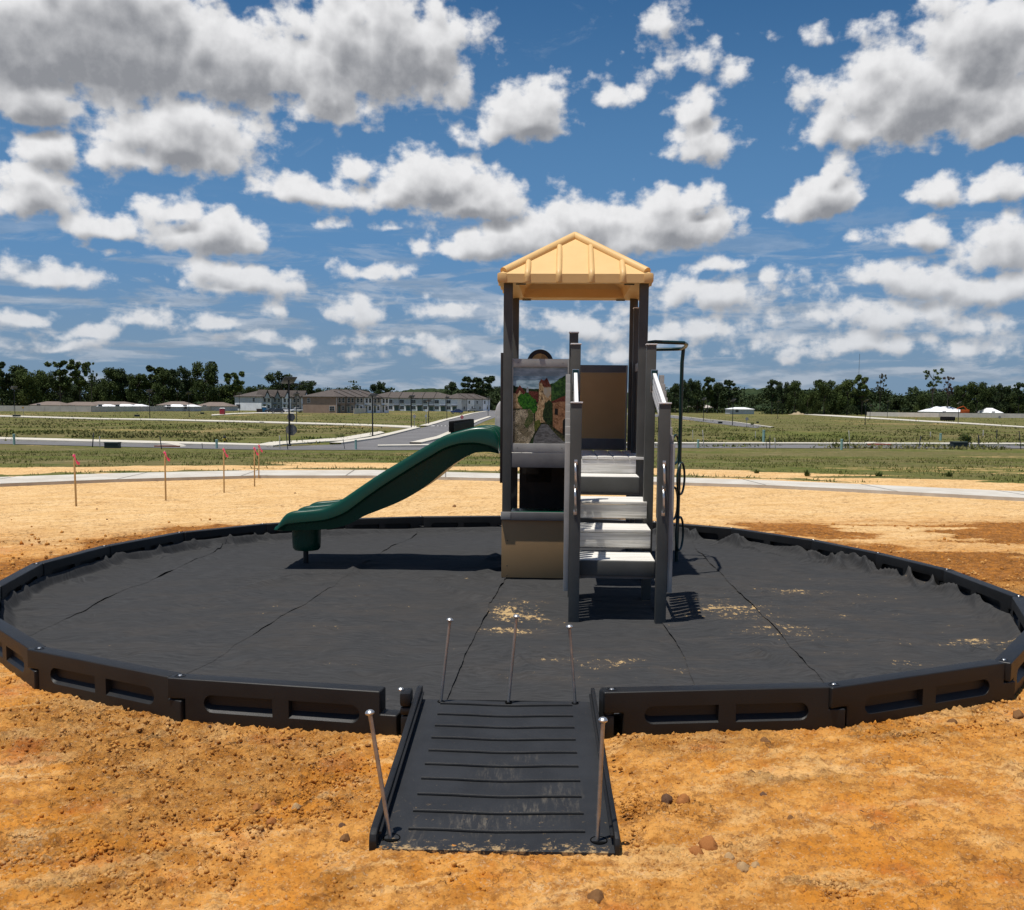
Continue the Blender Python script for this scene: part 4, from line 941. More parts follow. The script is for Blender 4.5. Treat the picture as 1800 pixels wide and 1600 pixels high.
# left side: strip beside the slide and the pale rounded slide hood
MB().box(-.074, -.048, .02, .16, 1.0, LX(880, 620, 0)[1], bev=.004).build('side_post_strip', M_dkbr, tower)
hx0, hz1 = LX(870, 720, 1.3)[0], LX(875, 703, 1.3)[1]; hz0 = Zd + .02
hp = [(-.05, hz0), (-.05, hz1), (hx0 + .05, hz1 - .02), (hx0 + .02, hz1 - .07), (hx0, hz1 - .14), (hx0, hz0 + .14), (hx0 + .03, hz0 + .03)]
MB().prism(hp, 'y', 1.30, 1.34, bev=.012).build('slide_hood', mat('pale_plastic', (.60, .59, .58), .45), tower)
# deck boards, run front to back
nb = 9; bw = (XR + .09) / nb
for k in range(nb):
    xa = -.045 + k * bw; y0 = -.062 if xa > XM + .03 else .045
    mb = MB(); mb.prism([(xa + .004, Zd - .026), (xa + .004, Zd - .006), (xa + .016, Zd - .001), (xa + bw * .5, Zd + .001), (xa + bw - .016, Zd - .001), (xa + bw - .004, Zd - .006), (xa + bw - .004, Zd - .026)], 'y', y0, YB - .05)
    mb.build('deck_board', M_plk, tower)
zf1, zf0 = LX(1060, 802.2, -.05)[1], LX(1060, 825.5, -.05)[1]
MB().box(XM + .045, LX(1118, 815, -.055)[0], -.056, -.02, zf0 + (Zd - .03 - zf1), Zd - .028, bev=.004).build('deck_fascia', M_plk, tower)
MB().box(.05, XR - .05, .55, .60, Zd - .14, Zd - .028).box(.05, XR - .05, 1.15, 1.20, Zd - .14, Zd - .028).build('joist', M_beam, tower)
# --- steps
def step(zt_, yf, depth, fh, style, xl, xr, seam=True):
    # tread: two boards, fascia below the front
    t = MB(); th = .030 if style == 'board' else .045; g = .006
    n = 3; bw_ = depth / n
    for k in range(n):
        t.box(xl, xr, yf + k * bw_, yf + (k + 1) * bw_ - (.004 if k < n - 1 else 0), zt_ - .024, zt_, bev=.003)
    o = t.build('tread', M_plk, tower)
    if style == 'board':
        MB().box(xl, xr, yf + .010, yf + .032, zt_ - .024 - fh, zt_ - .028, bev=.003).build('riser', M_plk, o)
        MB().box(xl, xr, yf + .012, yf + .030, zt_ - .024 - fh - .010, zt_ - .027 - fh, bev=.002).build('riser_lip', M_beam, o)
    else:
        MB().box(xl, xr, yf - .020, yf + .022, zt_ - .026 - fh, zt_ - .004, bev=.014).build('riser', M_post, o)
        MB().box(xl, xr, yf + .012, yf + .030, zt_ - .050 - fh, zt_ - .029 - fh, bev=.002).build('riser_lip', M_beam, o)
    MB().box(xl + .02, xl + .05, yf + .04, yf + depth, zt_ - .13, zt_ - .026).box(xr - .05, xr - .02, yf + .04, yf + depth, zt_ - .13, zt_ - .026).build('bearer', M_post, o)
xl, xr = XNL + .044, XNR - .044
rows = [(985, 1012.5, .53, 'dark', 968), (931, 963, .73, 'board', 916), (882, 911.5, .93, 'board', 868), (838, 866.5, 1.115, 'dark', 828)]
for (yf_px, yb_px, z, sty, ytop) in rows:
    d = raydir(1085, yf_px); tt = (z - CAM_H) / d.z; p = TI @ (Vector((0, 0, CAM_H)) + d * tt); yl = p.y
    zf = LX(1085, yb_px, yl)[1]; d2 = raydir(1085, ytop); p2 = TI @ (Vector((0, 0, CAM_H)) + d2 * ((z - CAM_H) / d2.z))
    print('step', z, 'yl %.3f' % yl, 'fascia', z - zf, 'depth', p2.y - yl)
    xr_ = xr if z < 1.0 else XQR - .044
    step(z, yl, max(.30, min(.52, p2.y - yl)), (z - zf) - .026, sty, xl, xr_)
# dark post far below the steps
# --- slatted side rails of the steps
def rail(x, sx, label=None):
    """upright slats on the outer face, sloping grooved plank between the posts"""
    base = MB().box(x + sx * .046 if sx > 0 else x - .062, x + .062 if sx > 0 else x - .046, YN + .05, YQ - .0, .42, .50, bev=.003).build('rail_bar', M_beam, tower)
    n = 10
    for k in range(n):
        y = YN - .022 + k * .112; top = 1.50 + k * .0615 + (0 if k < 9 else .02); bot = .285 + k * .055
        a, c = sorted((x + sx * .0465, x + sx * .088))
        MB().box(a, c, y, y + .066, bot, top, bev=.005).build('slat', M_rail, base)
    # sloping plank: lower end top z at newel, upper end at the green bracket
    za, zb_ = LX(1007, 706, YN + .045)[1], LX(1003, 655, YQ - .045)[1]
    ya, yb = YN + .046, YQ - .046
    mb = MB()
    for g in range(4):
        z0 = -.205 + g * .052; mb.prism([(ya, za + z0), (yb, zb_ + z0), (yb, zb_ + z0 + .049), (ya, za + z0 + .049)], 'x', x - .016, x + .016, bev=.006)
    mb.box(x - .010, x + .010, ya, ya + .02, za - .2, za - .01).build('sloping_plank', M_cap, tower)
    mb = MB(); mb.box(x - .030, x + .030, YQ - .0465, YQ - .0440, zb_ - .17, zb_ + .03, bev=.001).build('bracket_back', M_galv, tower)
    bp = MB().box(x - .027, x + .027, YQ - .050, YQ - .0468, zb_ - .165, zb_ + .024, bev=.001).build('bracket', M_gmetal, tower)
    # wavy handle on the front of the newel
    hz1, hz0 = LX(1012, 816, YN - .08)[1], LX(1012, 899, YN - .08)[1]; m_ = (hz1 + hz0) / 2; yy = YN - .046
    P_ = []
    def arc(z1, z0):
        out = []
        for k in range(9):
            f = k / 8; out.append((x + (f - .5) * .006, yy - .038 * min(1, math.sin(math.pi * f) * 1.9), z1 + (z0 - z1) * f))
        return out
    pts = arc(hz1, m_ - .0) + arc(m_ - .012, hz0)
    hd = MB().tube(pts, .009, 10).build('handle', M_galv, tower)
    for z in (hz1 + .012, m_, hz0 - .012): MB().box(x - .013, x + .013, yy - .006, yy, z - .022, z + .022, bev=.003).build('handle_foot', M_galv, hd)
rail(XNL, -1); rail(XNR, 1)
# --- climbing pole with loops on the right
pb = G(1188.5, 990, z=.02); pl = TI @ pb; ptop = LX(1199.5, 613, pl.y)
zt_p = ptop[1]
fy = -.02
pole = MB().tube([(pl.x, pl.y, -.02), (pl.x + .01, pl.y, 1.2), (ptop[0], pl.y, zt_p - .15), (ptop[0] + .012, pl.y, zt_p)], .021, 14).build('climbing_pole', M_gmetal, tower)
hoop = [(XR + .045, .02, zt_p - .01), (XR + .12, .02, zt_p)] + [(ptop[0] - .16 + .16 * math.sin(R(a)), pl.y - .0 - (pl.y - .10) * math.cos(R(a)), zt_p) for a in (20, 45, 70, 90)] + [(ptop[0] - .16 + .16 * math.sin(R(a)), pl.y - .0 - (YB - .10 - pl.y) * math.cos(R(a)), zt_p) for a in (110, 135, 160)] + [(XR + .12, YB, zt_p), (XR + .045, YB, zt_p - .01)]
MB().tube(hoop, .019, 12).build('top_hoop', M_gmetal, pole)
for (cy1, cy2, px_, sd) in ((765, 816, 1184.5, -1), (813, 869, 1197, 1), (857, 913, 1184.5, -1), (909, 967, 1197, 1)):
    z1 = LX(1190, cy1, pl.y)[1]; z0 = LX(1190, cy2, pl.y)[1]; xc = pl.x + (LX(px_, 860, pl.y)[0] - pl.x) * .9; zc_ = (z0 + z1) / 2; hh = (z1 - z0) / 2
    ring_ = [(xc + .052 * math.sin(R(a)) * (1), pl.y + .10 * math.sin(R(a)), zc_ + hh * math.cos(R(a))) for a in range(0, 360, 15)]
    MB().tube(ring_, .013, 10, closed=True).build('step_loop', M_gmetal, pole)
    MB().lathe([(.0, -.018), (.018, -.014), (.020, 0), (.018, .014), (0, .018)], (pl.x + .006, pl.y - .01, z0 + .01), 12).build('clamp', M_gmetal, pole)
# --- double slide, leaving the deck to the left
YS0, YS1 = .17, 1.27
top = [(876, 768), (869, 756), (857, 751), (842, 750.5), (828, 752), (804, 758), (780, 766), (757, 779), (733, 793), (709, 808), (685, 822), (661, 837), (637, 853), (613, 869.5), (601, 877.5), (589, 884), (577, 889.5), (565, 893.5), (541, 896.5), (518, 898.5), (508, 901), (501, 905), (494, 913), (487, 924)]
lip = [(876, 790), (869, 786), (857, 782), (842, 779), (828, 778), (804, 780), (780, 788), (757, 801), (733, 815), (709, 830), (685, 845), (661, 861), (637, 878), (613, 896), (601, 903), (589, 908), (577, 912), (565, 914.5), (541, 917), (518, 919), (508, 920), (501, 922), (494, 926), (487, 931)]
und = [(876, 799), (869, 797), (857, 795.5), (842, 796), (828, 799), (804, 812), (780, 829), (757, 848), (733, 865), (709, 879), (685, 890), (661, 899.5), (637, 909), (613, 922), (601, 926), (589, 929.5), (577, 932), (565, 933), (541, 934), (518, 934.5), (508, 935), (501, 935.5), (494, 936), (484, 936)]
def slide():
    n = len(top); secs = []
    for (tx, ty), (lx, ly), (ux, uy) in zip(top, lip, und):
        x, zt_ = LX(tx, ty, YS0); _, zl = LX(tx, ly, YS0); _, zu = LX(tx, uy, YS0); secs.append((x, zt_, zl, zu))
    w = YS1 - YS0; V = []
    prof = []
    for (x, zt_, zl, zu) in secs:
        hump = lambda c, r_, ex=0: [(c - r_, zt_ - .05), (c - r_ * .8, zt_ - .018), (c - r_ * .35, zt_ - .002), (c + r_ * .35, zt_ - .002), (c + r_ * .8, zt_ - .018), (c + r_, zt_ - .05)]
        bed = max(zu + .03, zt_ - .17)
        h1, h2, h3 = hump(YS0 + .045, .045), hump(YS0 + w / 2, .045), hump(YS1 - .045, .045)
        q = [(YS0 + .10, zu), (YS0 + .075, zl - .025), (YS0 + .02, zl - .012), (YS0 + .0, zl)] + h1 + [(YS0 + .115, bed + .02), (YS0 + .17, bed), (YS0 + w / 2 - .13, bed), (YS0 + w / 2 - .065, bed + .02)] + h2 + [(YS0 + w / 2 + .065, bed + .02), (YS0 + w / 2 + .13, bed), (YS1 - .17, bed), (YS1 - .115, bed + .02)] + h3 + [(YS1, zl), (YS1 - .02, zl - .012), (YS1 - .075, zl - .025), (YS1 - .10, zu)]
        prof.append([(x, y, z) for y, z in q])
    # refine lengthwise with Catmull-Rom
    P_ = []
    for i in range(n - 1):
        p0, p1, p2, p3 = prof[max(i - 1, 0)], prof[i], prof[i + 1], prof[min(i + 2, n - 1)]
        for k in range(4):
            t = k / 4; P_.append([tuple(.5 * ((2 * b_[c]) + (-a_[c] + c_[c]) * t + (2 * a_[c] - 5 * b_[c] + 4 * c_[c] - d_[c]) * t * t + (-a_[c] + 3 * b_[c] - 3 * c_[c] + d_[c]) * t ** 3) for c in range(3)) for a_, b_, c_, d_ in zip(p0, p1, p2, p3)])
    P_.append(prof[-1]); m_ = len(P_[0]); mb = MB()
    V = [[mb.bm.verts.new(p) for p in row] for row in P_]
    for i in range(len(V) - 1):
        for j in range(m_): mb.bm.faces.new((V[i][j], V[i][(j + 1) % m_], V[i + 1][(j + 1) % m_], V[i + 1][j]))
    mb.bm.faces.new(V[0][::-1])
    # rounded exit nose
    xe, zt_, zl, zu = secs[-1]; last = V[-1]; prev = last
    for s_, sh in ((.018, .80), (.030, .45), (.034, .1)):
        zc_ = (zt_ + zu) / 2 - .01; ring2 = [mb.bm.verts.new((v.co.x * 0 + xe - s_, v.co.y, zc_ + (v.co.z - zc_) * sh)) for v in last]
        for j in range(m_): mb.bm.faces.new((prev[j], prev[(j + 1) % m_], ring2[(j + 1) % m_], ring2[j]))
        prev = ring2
    mb.bm.faces.new(prev)
    s = mb.build('slide', M_green, tower, ang=50)
    # moulded foot bucket and steel leg
    ax, _ = LX(514.5, 950, YS0 + w / 2 - .1); bx, _ = LX(563.5, 950, YS0 + w / 2 - .1); zb_ = LX(540, 967, YS0 + w / 2 - .1)[1]; zu = secs[-5][3]
    cx2, r2 = (ax + bx) / 2, (bx - ax) / 2
    MB().lathe([(r2 * .55, zb_ - .0), (r2 * .85, zb_ + .006), (r2 * .97, zb_ + .03), (r2, zb_ + .09), (r2 * 1.02, zu + .03)], (cx2, YS0 + w / 2 - .1, 0), 28).build('foot_bucket', M_green, s)
    lx_, _ = LX(539, 980, YS0 + w / 2 - .05)
    MB().tube([(lx_, YS0 + w / 2 - .08, -.02), (lx_, YS0 + w / 2 - .08, zb_ + .05)], .029, 14).build('leg', mat('black_steel', (.012, .012, .012), .4), s)
    print('slide', secs[0], secs[10], secs[-1])
slide()

# bolt heads along rails, treads and posts
def bolts(pts, par, axis='y', r_=.0065):
    mb = MB(); M = Matrix.Rotation(R(90), 4, 'X') if axis == 'y' else Matrix.Identity(4)
    for p in pts: mb.lathe([(r_, 0), (r_ * .7, .003), (0, .004)], p, 10, M)
    mb.build('bolts', M_galv if r_ > .005 else M_dkbr, par)
zm = (zt1 + zt0) / 2; zb_m = (zb1 + zb0) / 2
bolts([(XA + .06, -.0305, zm), (XB - .06, -.0305, zm), (XA + .06, -.0305, zb_m), (XB - .06, -.0305, zb_m)], pf, r_=.004)
# ------------------------------------------------------------------ survey stakes with pink ribbons
M_wood = mat('stake_wood', (.58, .40, .19), .8, .2, col2=(.48, .32, .14), vscale=12)
M_pink = mat('pink_ribbon', (.95, .10, .30), .5, .3, col2=(.88, .07, .24))
def stake(px, yt, yb, lean, side, label):
    p = G(px + lean, yb); h = at(px, yt, p.y).z - p.z; t = at(px, yt, p.y)
    root = empty('survey_stake', p, label=label, cat='survey stake', group='wooden survey stakes with pink ribbon in the sand')
    v = Vector((t.x - p.x, 0, h)); M = v.normalized().to_track_quat('Z', 'Y').to_matrix().to_4x4()
    MB().box(-.019, .019, -.010, .010, -.05, v.length, M, bev=.002).build('stake', M_wood, root)
    mb = MB(); k = v * .965
    mb.box(-.023, .023, -.014, .014, v.length * .94, v.length * .975, M)
    n = 9; pts = []
    for i in range(n):
        f = i / (n - 1); pts.append(Vector((k.x + side * (.02 + .12 * f - (.05 * f * f if side > 0 else 0)), -.02 - .03 * math.sin(f * 5), k.z - .02 - .14 * f - .05 * math.sin(f * 4) * f)))
    for off in (0, 1):
        vs = []; 
        for i, q in enumerate(pts):
            w = .016 + .010 * math.sin(i * 1.7 + off); r_ = Vector((0, 0, 1)) if off == 0 else Vector((.35, -.5, .8))
            q2 = q + Vector((0, -.012 * off, -.035 * off * i / n))
            vs += [q2 - r_ * w, q2 + r_ * w]
        mb.faces(vs, [(2 * i, 2 * i + 1, 2 * i + 3, 2 * i + 2) for i in range(n - 1)])
    mb.build('ribbon', M_pink, root, recalc=False)
stake(130, 797, 891, 4, 1, 'leftmost wooden survey stake with pink ribbon, in pale sand')
stake(289.5, 792, 880, 2, 1, 'second survey stake from the left, pink ribbon looped on top')
stake(393, 787, 866, 1, 1, 'third survey stake from the left, pink ribbon, near the footpath')
stake(447, 785, 855, .5, 1, 'nearer survey stake of the close pair beside the footpath')
stake(455, 781, 841, 0, 1, 'farther survey stake of the close pair, beyond the nearer one')
# ------------------------------------------------------------------ pipes, pickets and boxes along the street
M_pipe = mat('pale_green_pipe', (.30, .47, .42), .5, .4, col2=(.24, .40, .36)); M_pk = mat('dark_picket', (.035, .038, .05), .6); M_wp = mat('pale_picket', (.58, .56, .50), .7, col2=(.45, .42, .36))
M_dbox = mat('dark_green_box', (.014, .026, .020), .55); M_lampm = mat('lamp_black', (.010, .010, .012), .45); M_panel = mat('solar_glass', (.05, .055, .065), .3, col2=(.07, .075, .09))
def pipe(px, yt, yb, w, label):
    p = G(px, yb); h = at(px, yt, p.y).z - p.z; r_ = w / FPX * p.y / 2
    MB().lathe([(r_, -.1), (r_, h - .06), (r_ * 1.12, h - .058), (r_ * 1.12, h - .01), (r_ * .95, h)], (0, 0, 0), 14).build('service_pipe', M_pipe, loc=p, label=label, cat='pipe', group='pale green service pipes along the street')
for a in [(25, 763, 782, 4, 'green service pipe at the far left before the street kerb'), (381, 773, 789, 4.4, 'green service pipe beside the striped hydrant'), (625.5, 773, 791, 4, 'green service pipe where the side street meets the front street'),
          (1227, 773, 788, 4, 'green service pipe just right of the climbing pole'), (1342, 756, 777.5, 4.6, 'tall tilted green service pipe beyond the street, right of the tower'), (1479, 772, 791, 4.4, 'green service pipe at the near street edge, by the bent wire'), (1653, 762, 774.5, 4, 'green service pipe in the grass left of the yellow weeds')]: pipe(*a)
def picket(xt, yt, xb, yb, w, m, label, grp):
    p = G(xb, yb); t = at(xt, yt, p.y); v = t - p; M = v.normalized().to_track_quat('Z', 'Y').to_matrix().to_4x4(); w2 = w / FPX * p.y / 2
    MB().box(-w2, w2, -w2 * .5, w2 * .5, -.08, v.length, M, bev=w2 * .2).build('picket', m, loc=p, label=label, cat='picket', group=grp)
dk = 'dark pickets along the street'; wh = 'pale pickets in the field'
for a in [(164.5, 761, 162.5, 786, 2.4, 'dark picket left of the utility box'), (281, 767, 284, 790, 2.2, 'dark picket right of the rusty kerb inlet at left'), (503, 762, 506, 791, 2.2, 'leaning dark picket just left of the tall corner lamp'), (603, 772, 606, 790, 1.8, 'dark picket between corner lamp and green pipe'), (355, 779, 356, 789, 1.4, 'short dark picket left of the green pipe near the hydrant'),
          (1353.5, 765, 1353, 789, 2.2, 'dark picket right of the tall tilted pipe'), (1346.5, 776, 1348, 789, 1.5, 'thin dark picket close to the tall tilted pipe'), (1619, 767, 1615, 788, 2.2, 'dark picket leaning right beyond the red kerb inlet'), (1720, 765, 1721, 787, 2.6, 'dark picket right of the big utility box'), (1752.5, 755, 1752, 774, 2, 'dark picket at the far right in the field'), (1791.5, 758, 1794.5, 790, 1.6, 'bent dark picket at the right edge')]:
    picket(*a, dk) if False else picket(a[0], a[1], a[2], a[3], a[4], M_pk, a[5], dk)
for a in [(175, 767, 175.5, 787, 2, 'pale picket beside the dark picket at left'), (491.5, 766, 492, 790, 2.4, 'pale picket left of the leaning dark picket'), (1217.5, 756, 1218, 773, 1.8, 'pale picket in the field right of the climbing pole'), (1235, 756, 1237.5, 788, 2.2, 'tall leaning pale picket right of the climbing pole'), (1328, 758, 1328, 771.5, 1.8, 'thin pale picket left of the tall tilted pipe'), (1361.5, 770, 1363.5, 790.5, 2.4, 'white picket at the near street edge'),
          (1492, 757, 1494, 790, 1.8, 'thin picket with bent wire beside the right-hand pipe'), (1635.5, 759, 1635.5, 768, 2, 'short white picket beyond the leaning dark picket'), (1728.5, 756, 1728, 767.5, 2, 'white picket beyond the yellow weeds'), (1704.5, 778, 1704.5, 787, 2, 'short white picket touching the big utility box')]:
    picket(a[0], a[1], a[2], a[3], a[4], M_wp, a[5], wh)
def ubox(x0, x1, yt, yb, label, m=None):
    p = G((x0 + x1) / 2, yb); w = (x1 - x0) / FPX * p.y / 2; h = at(x0, yt, p.y).z - p.z
    root = empty('utility_box', p, label=label, cat='utility box', group='dark green utility boxes')
    MB().box(-w, w, 0, w * 1.3, -.1, h * .80, bev=.03).build('cabinet', m or M_dbox, root)
    MB().prism([(-.03, h * .80 + .003), (-.03, h * .88), (w * .3, h), (w * 1.3, h * .97), (w * 1.33, h * .80 + .003)], 'x', -w - .03, w + .03, bev=.02).build('lid', m or M_dbox, root)
ubox(183, 207, 777, 788, 'dark utility box on the near verge at left'); ubox(1676, 1701, 776, 788, 'dark utility box half hidden by weeds at right'); ubox(22, 33, 729, 733.5, 'small dark box at the foot of the leftmost lamp')
ubox(236, 244, 729, 732.5, 'small dark box in the field left of the second lamp'); ubox(352, 358, 725, 728, 'small dark box in the field before the tan fence'); ubox(456, 463, 741.5, 744, 'small dark box on the field street before the townhouses')
ubox(1263, 1270, 741, 745, 'small dark box beside the narrow field street at right'); ubox(1330, 1334, 741, 744, 'tiny dark box in the right field')
# kerb inlets
def inlet(x0, x1, y, top, c, label):
    p = G((x0 + x1) / 2, y); w = (x1 - x0) / FPX * p.y / 2; r_ = empty('kerb_inlet', p, label=label, cat='kerb inlet')
    MB().prism([(-w, .0), (-w * .8, .13), (-w * .25, .22), (w * .25, .22), (w * .8, .13), (w, .0)], 'y', .12, 1.5, bev=.02).build('hood', M_conc2, r_)
    MB().box(-w, w, -.02, .10, .0, .12, bev=.01).build('painted_edge', mat('inlet_paint' + label[:3], c, .7), r_)
inlet(1518, 1567, 783, 777, (.45, .07, .06), 'red edged concrete kerb inlet on the far kerb at right'); inlet(271, 316, 786.5, 780, (.22, .07, .04), 'rusty edged kerb inlet on the front street at left')
# ------------------------------------------------------------------ solar street lamps
def lamp(px, yb, yt, label, pw=None, d=None):
    p = G(px, yb) if d is None else at(px, yb, d); h = at(px, yt, p.y).z - p.z
    root = empty('solar_lamp', p, label=label, cat='street lamp', group='black solar street lamps')
    MB().lathe([(.13, -.1), (.13, .08), (.07, .12), (.065, .5), (.055, h * .97)], (0, 0, 0), 10).build('pole', M_lampm, root)
    s = h / 5.1
    M = Matrix.Translation((.02, 0, h * .97)) @ Matrix.Rotation(R(38), 4, 'Z') @ Matrix.Rotation(R(-35), 4, 'X')
    pn = MB().box(-.52 * s, .52 * s, -.42 * s, .42 * s, -.02, .02, M, bev=.01).build('solar_panel', M_panel, root)
    MB().tube([(0, 0, h * .90), (.25, .05, h * .925), (.55, .1, h * .92)], .03, 8).build('arm', M_lampm, root)
    MB().box(.42, .95, .02, .18, h * .905, h * .92, bev=.01).build('lamp_head', M_lampm, root)
    if px == 509: 
        for zz, rr_ in ((2.05, .30), (1.15, .42)):
            MB().prism([(rr_ * math.cos(R(22.5 + 45 * k)) + .12, zz + rr_ * math.sin(R(22.5 + 45 * k))) for k in range(8)], 'y', .08, .09).build('sign_back', mat('sign_back_grey', (.17, .16, .15), .5) if zz > 2 else bpy.data.materials['sign_back_grey'], root)
for a in [(26.5, 732, 680, 'solar lamp at the far left edge, in front of the tan fence'), (263.5, 737, 686, 'solar lamp in the left field before the dark trees'), (332.5, 733, 690, 'solar lamp left of the red portable toilet'), (421, 726, 691, 'solar lamp in front of the white end townhouse'), (509, 784, 665, 'tall nearest solar lamp at the street corner, with sign backs behind it'), (521, 744, 692, 'solar lamp just right of the tall corner lamp'), (655, 770, 694, 'solar lamp before the brown townhouse fence'), (723, 753, 696, 'solar lamp at the left kerb of the side street'), (753.5, 747, 703, 'solar lamp by the blue and white signs'), (785.5, 738, 698, 'solar lamp farther up the side street, left kerb'), (858, 733, 698, 'solar lamp at the right kerb of the side street'),
          (1236.5, 741, 700, 'solar lamp on the left of the narrow street at right'), (1287.5, 748, 702, 'solar lamp before the white roofed barn'), (1367, 736, 705, 'solar lamp before the leaning trees at right'), (1520.5, 747, 703, 'solar lamp at the left end of the long tan fence'), (1559.5, 736, 705, 'solar lamp before the middle of the low wood at right'), (1684, 745, 707, 'solar lamp right of the dark mailbox bank'), (1529, 738, 712, 'short lamp post right beside the fence end lamp')]: lamp(*a)
# ------------------------------------------------------------------ signs
def sign(px, yb, yt, w, shape, c, label, post_c=(.3, .3, .3), c2=None, text=None):
    p = G(px, yb); h = at(px, yt, p.y).z - p.z; r_ = w / FPX * p.y / 2
    root = empty('road_sign', p, label=label, cat='road sign'); MB().box(-.03, .03, -.02, .02, -.1, h, bev=.004).build('post', mat('sign_post', post_c, .5) if 'sign_post' not in bpy.data.materials else bpy.data.materials['sign_post'], root)
    n = {'oct': 8, 'dia': 4, 'round': 20, 'rect': 4}[shape]; a0 = {'oct': 22.5, 'dia': 0, 'round': 0, 'rect': 45}[shape]
    pts = [(r_ * math.cos(R(a0 + 360 / n * k)), h - r_ + r_ * math.sin(R(a0 + 360 / n * k))) for k in range(n)]
    f = MB().prism(pts, 'y', -.035, -.023).build('face', mat('sign_' + label[:6], c, .4), root)
    if text:
        cu = bpy.data.curves.new('t', 'FONT'); cu.body = text; cu.size = r_ * .72; cu.align_x = 'CENTER'; cu.align_y = 'CENTER'; cu.extrude = .004
        to = bpy.data.objects.new('t', cu); COL.objects.link(to); dg = bpy.context.evaluated_depsgraph_get(); me = bpy.data.meshes.new_from_object(to.evaluated_get(dg)); bpy.data.objects.remove(to)
        me.materials.append(mat('sign_white', (.8, .8, .8), .5)); o = bpy.data.objects.new('lettering', me); COL.objects.link(o); o.parent = f; o.location = (0, -.040, h - r_); o.rotation_euler = (R(90), 0, 0)
sign(812, 742, 730, 6.4, 'oct', (.55, .03, .05), 'red STOP sign by the right kerb of the side street', text='STOP')
sign(728.5, 752, 729, 6, 'oct', (.30, .30, .31), 'grey back of an octagonal sign at the left kerb of the side street')
sign(748.6, 748, 729, 5, 'rect', (.33, .36, .42), 'pale sign with blue tint left of a solar lamp'); sign(749.4, 745, 719, 5.5, 'rect', (.62, .66, .74), 'tall white and blue sign behind the pale one')
sign(41, 730.5, 715, 3.4, 'round', (.45, .24, .02), 'yellow brown sign in front of the tan fence at far left'); sign(1610, 742, 735, 4, 'dia', (.62, .38, .02), 'yellow diamond sign in the right field'); sign(1757, 736.5, 730.5, 6, 'dia', (.26, .25, .25), 'grey diamond sign back before the long tan fence')
sign(1312.5, 749, 733.5, 6, 'oct', (.27, .27, .25), 'faded grey sign back by the narrow street at right'); sign(857, 727, 712, 3, 'rect', (.4, .42, .42), 'small pale sign where the side street disappears')
# mailbox banks
M_mb = mat('mailbox_black', (.006, .006, .006), .9, .1)
def mailbank(p0, p1, h0, label):
    root = empty('mailbox_bank', p0, math.atan2(p1.y - p0.y, p1.x - p0.x), label=label, cat='mailboxes', group='dark mailbox banks'); L = (p1 - p0).length; h = h0
    MB().box(0, L, 0, .45, h * .3, h, bev=.02).build('cabinet', M_mb, root)
    n = max(4, int(L / .42)); mb = MB()
    for k in range(n):
        x = (k + .5) * L / n; MB().box(x - .05, x + .05, .1, .3, -.1, h * .3 - .002).build('pedestal', M_lampm, root); MB().box(x - L / n * .42, x + L / n * .42, -.03, -.003, h * .36, h * .95, bev=.01).build('door_column', mat('mail_dark', (.009, .009, .010), .7, .2) if 'mail_dark' not in bpy.data.materials else bpy.data.materials['mail_dark'], root)
        MB().prism([(x - L / n * .40, h + .004), (x, h + .09), (x + L / n * .40, h + .004)], 'y', 0, .45).build('top_fin', M_mb, root)
a, c = G(1652, 741.5), G(1677, 742); mailbank(a, c, at(1652, 733, a.y).z - a.z, 'dark mailbox bank on legs in the right field')
a, c = at(797, 762, 95), at(833, 752, 112); a.z = c.z = -1.3; mailbank(a, c, at(797, 742.5, 95).z + 1.3, 'dark ribbed mailbox bank showing above the slide, by the side street')
# ------------------------------------------------------------------ hydrant
p = G(395, 780.5); hh = at(395, 765, p.y).z - p.z; s = hh / .9
root = empty('fire_hydrant', p, label='black and yellow banded fire hydrant at the far kerb on the left', cat='hydrant')
MB().lathe([(.16 * s, -.05), (.16 * s, .05 * s), (.10 * s, .07 * s), (.10 * s, .28 * s)], (0, 0, 0), 14).build('base', mat('hyd_black', (.012, .012, .012), .4), root); MB().lathe([(.115 * s, .285 * s), (.115 * s, .45 * s)], (0, 0, 0), 14).build('yellow_band', mat('hyd_yellow', (.55, .42, .03), .4), root)
MB().lathe([(.12 * s, .455 * s), (.14 * s, .62 * s), (.15 * s, .64 * s), (.12 * s, .75 * s), (.05 * s, .84 * s), (.03 * s, .9 * s)], (0, 0, 0), 14).build('bonnet', bpy.data.materials['hyd_black'], root)
MB().tube([(-.2 * s, 0, .52 * s), (.2 * s, 0, .52 * s)], .05 * s, 10).tube([(0, -.2 * s, .50 * s), (0, 0, .50 * s)], .07 * s, 10).build('nozzle', bpy.data.materials['hyd_yellow'], root)
# ------------------------------------------------------------------ portable toilets, skips and cars
def toilet(px, yb, yt, w, c, label, d=None):
    p = G(px, yb); k = w / FPX * p.y / 2; h = at(px, yt, p.y).z - p.z
    root = empty('portable_toilet', p, label=label, cat='portable toilet'); m = mat('toilet_' + label[:4], c, .45)
    MB().box(-k, k, -k * .9, k * .9, -.1, h * .86, bev=k * .06).build('cabin', m, root); MB().box(-k * .62, k * .62, -k * .93, -k * .905, h * .06, h * .80, bev=.01).build('door', mat('toiletd_' + label[:4], tuple(q * .8 for q in c), .45), root)
    MB().prism([(-k * 1.03, h * .865), (-k * 1.03, h * .90), (-k * .6, h), (k * .6, h), (k * 1.03, h * .90), (k * 1.03, h * .865)], 'y', -k, k, bev=.03).build('roof', M_cap, root)
toilet(391, 729.3, 717, 8, (.33, .012, .03), 'red portable toilet with white roof in the far left field'); toilet(464.5, 725.4, 714.6, 7, (.02, .17, .36), 'blue portable toilet with white roof beside the townhouses')
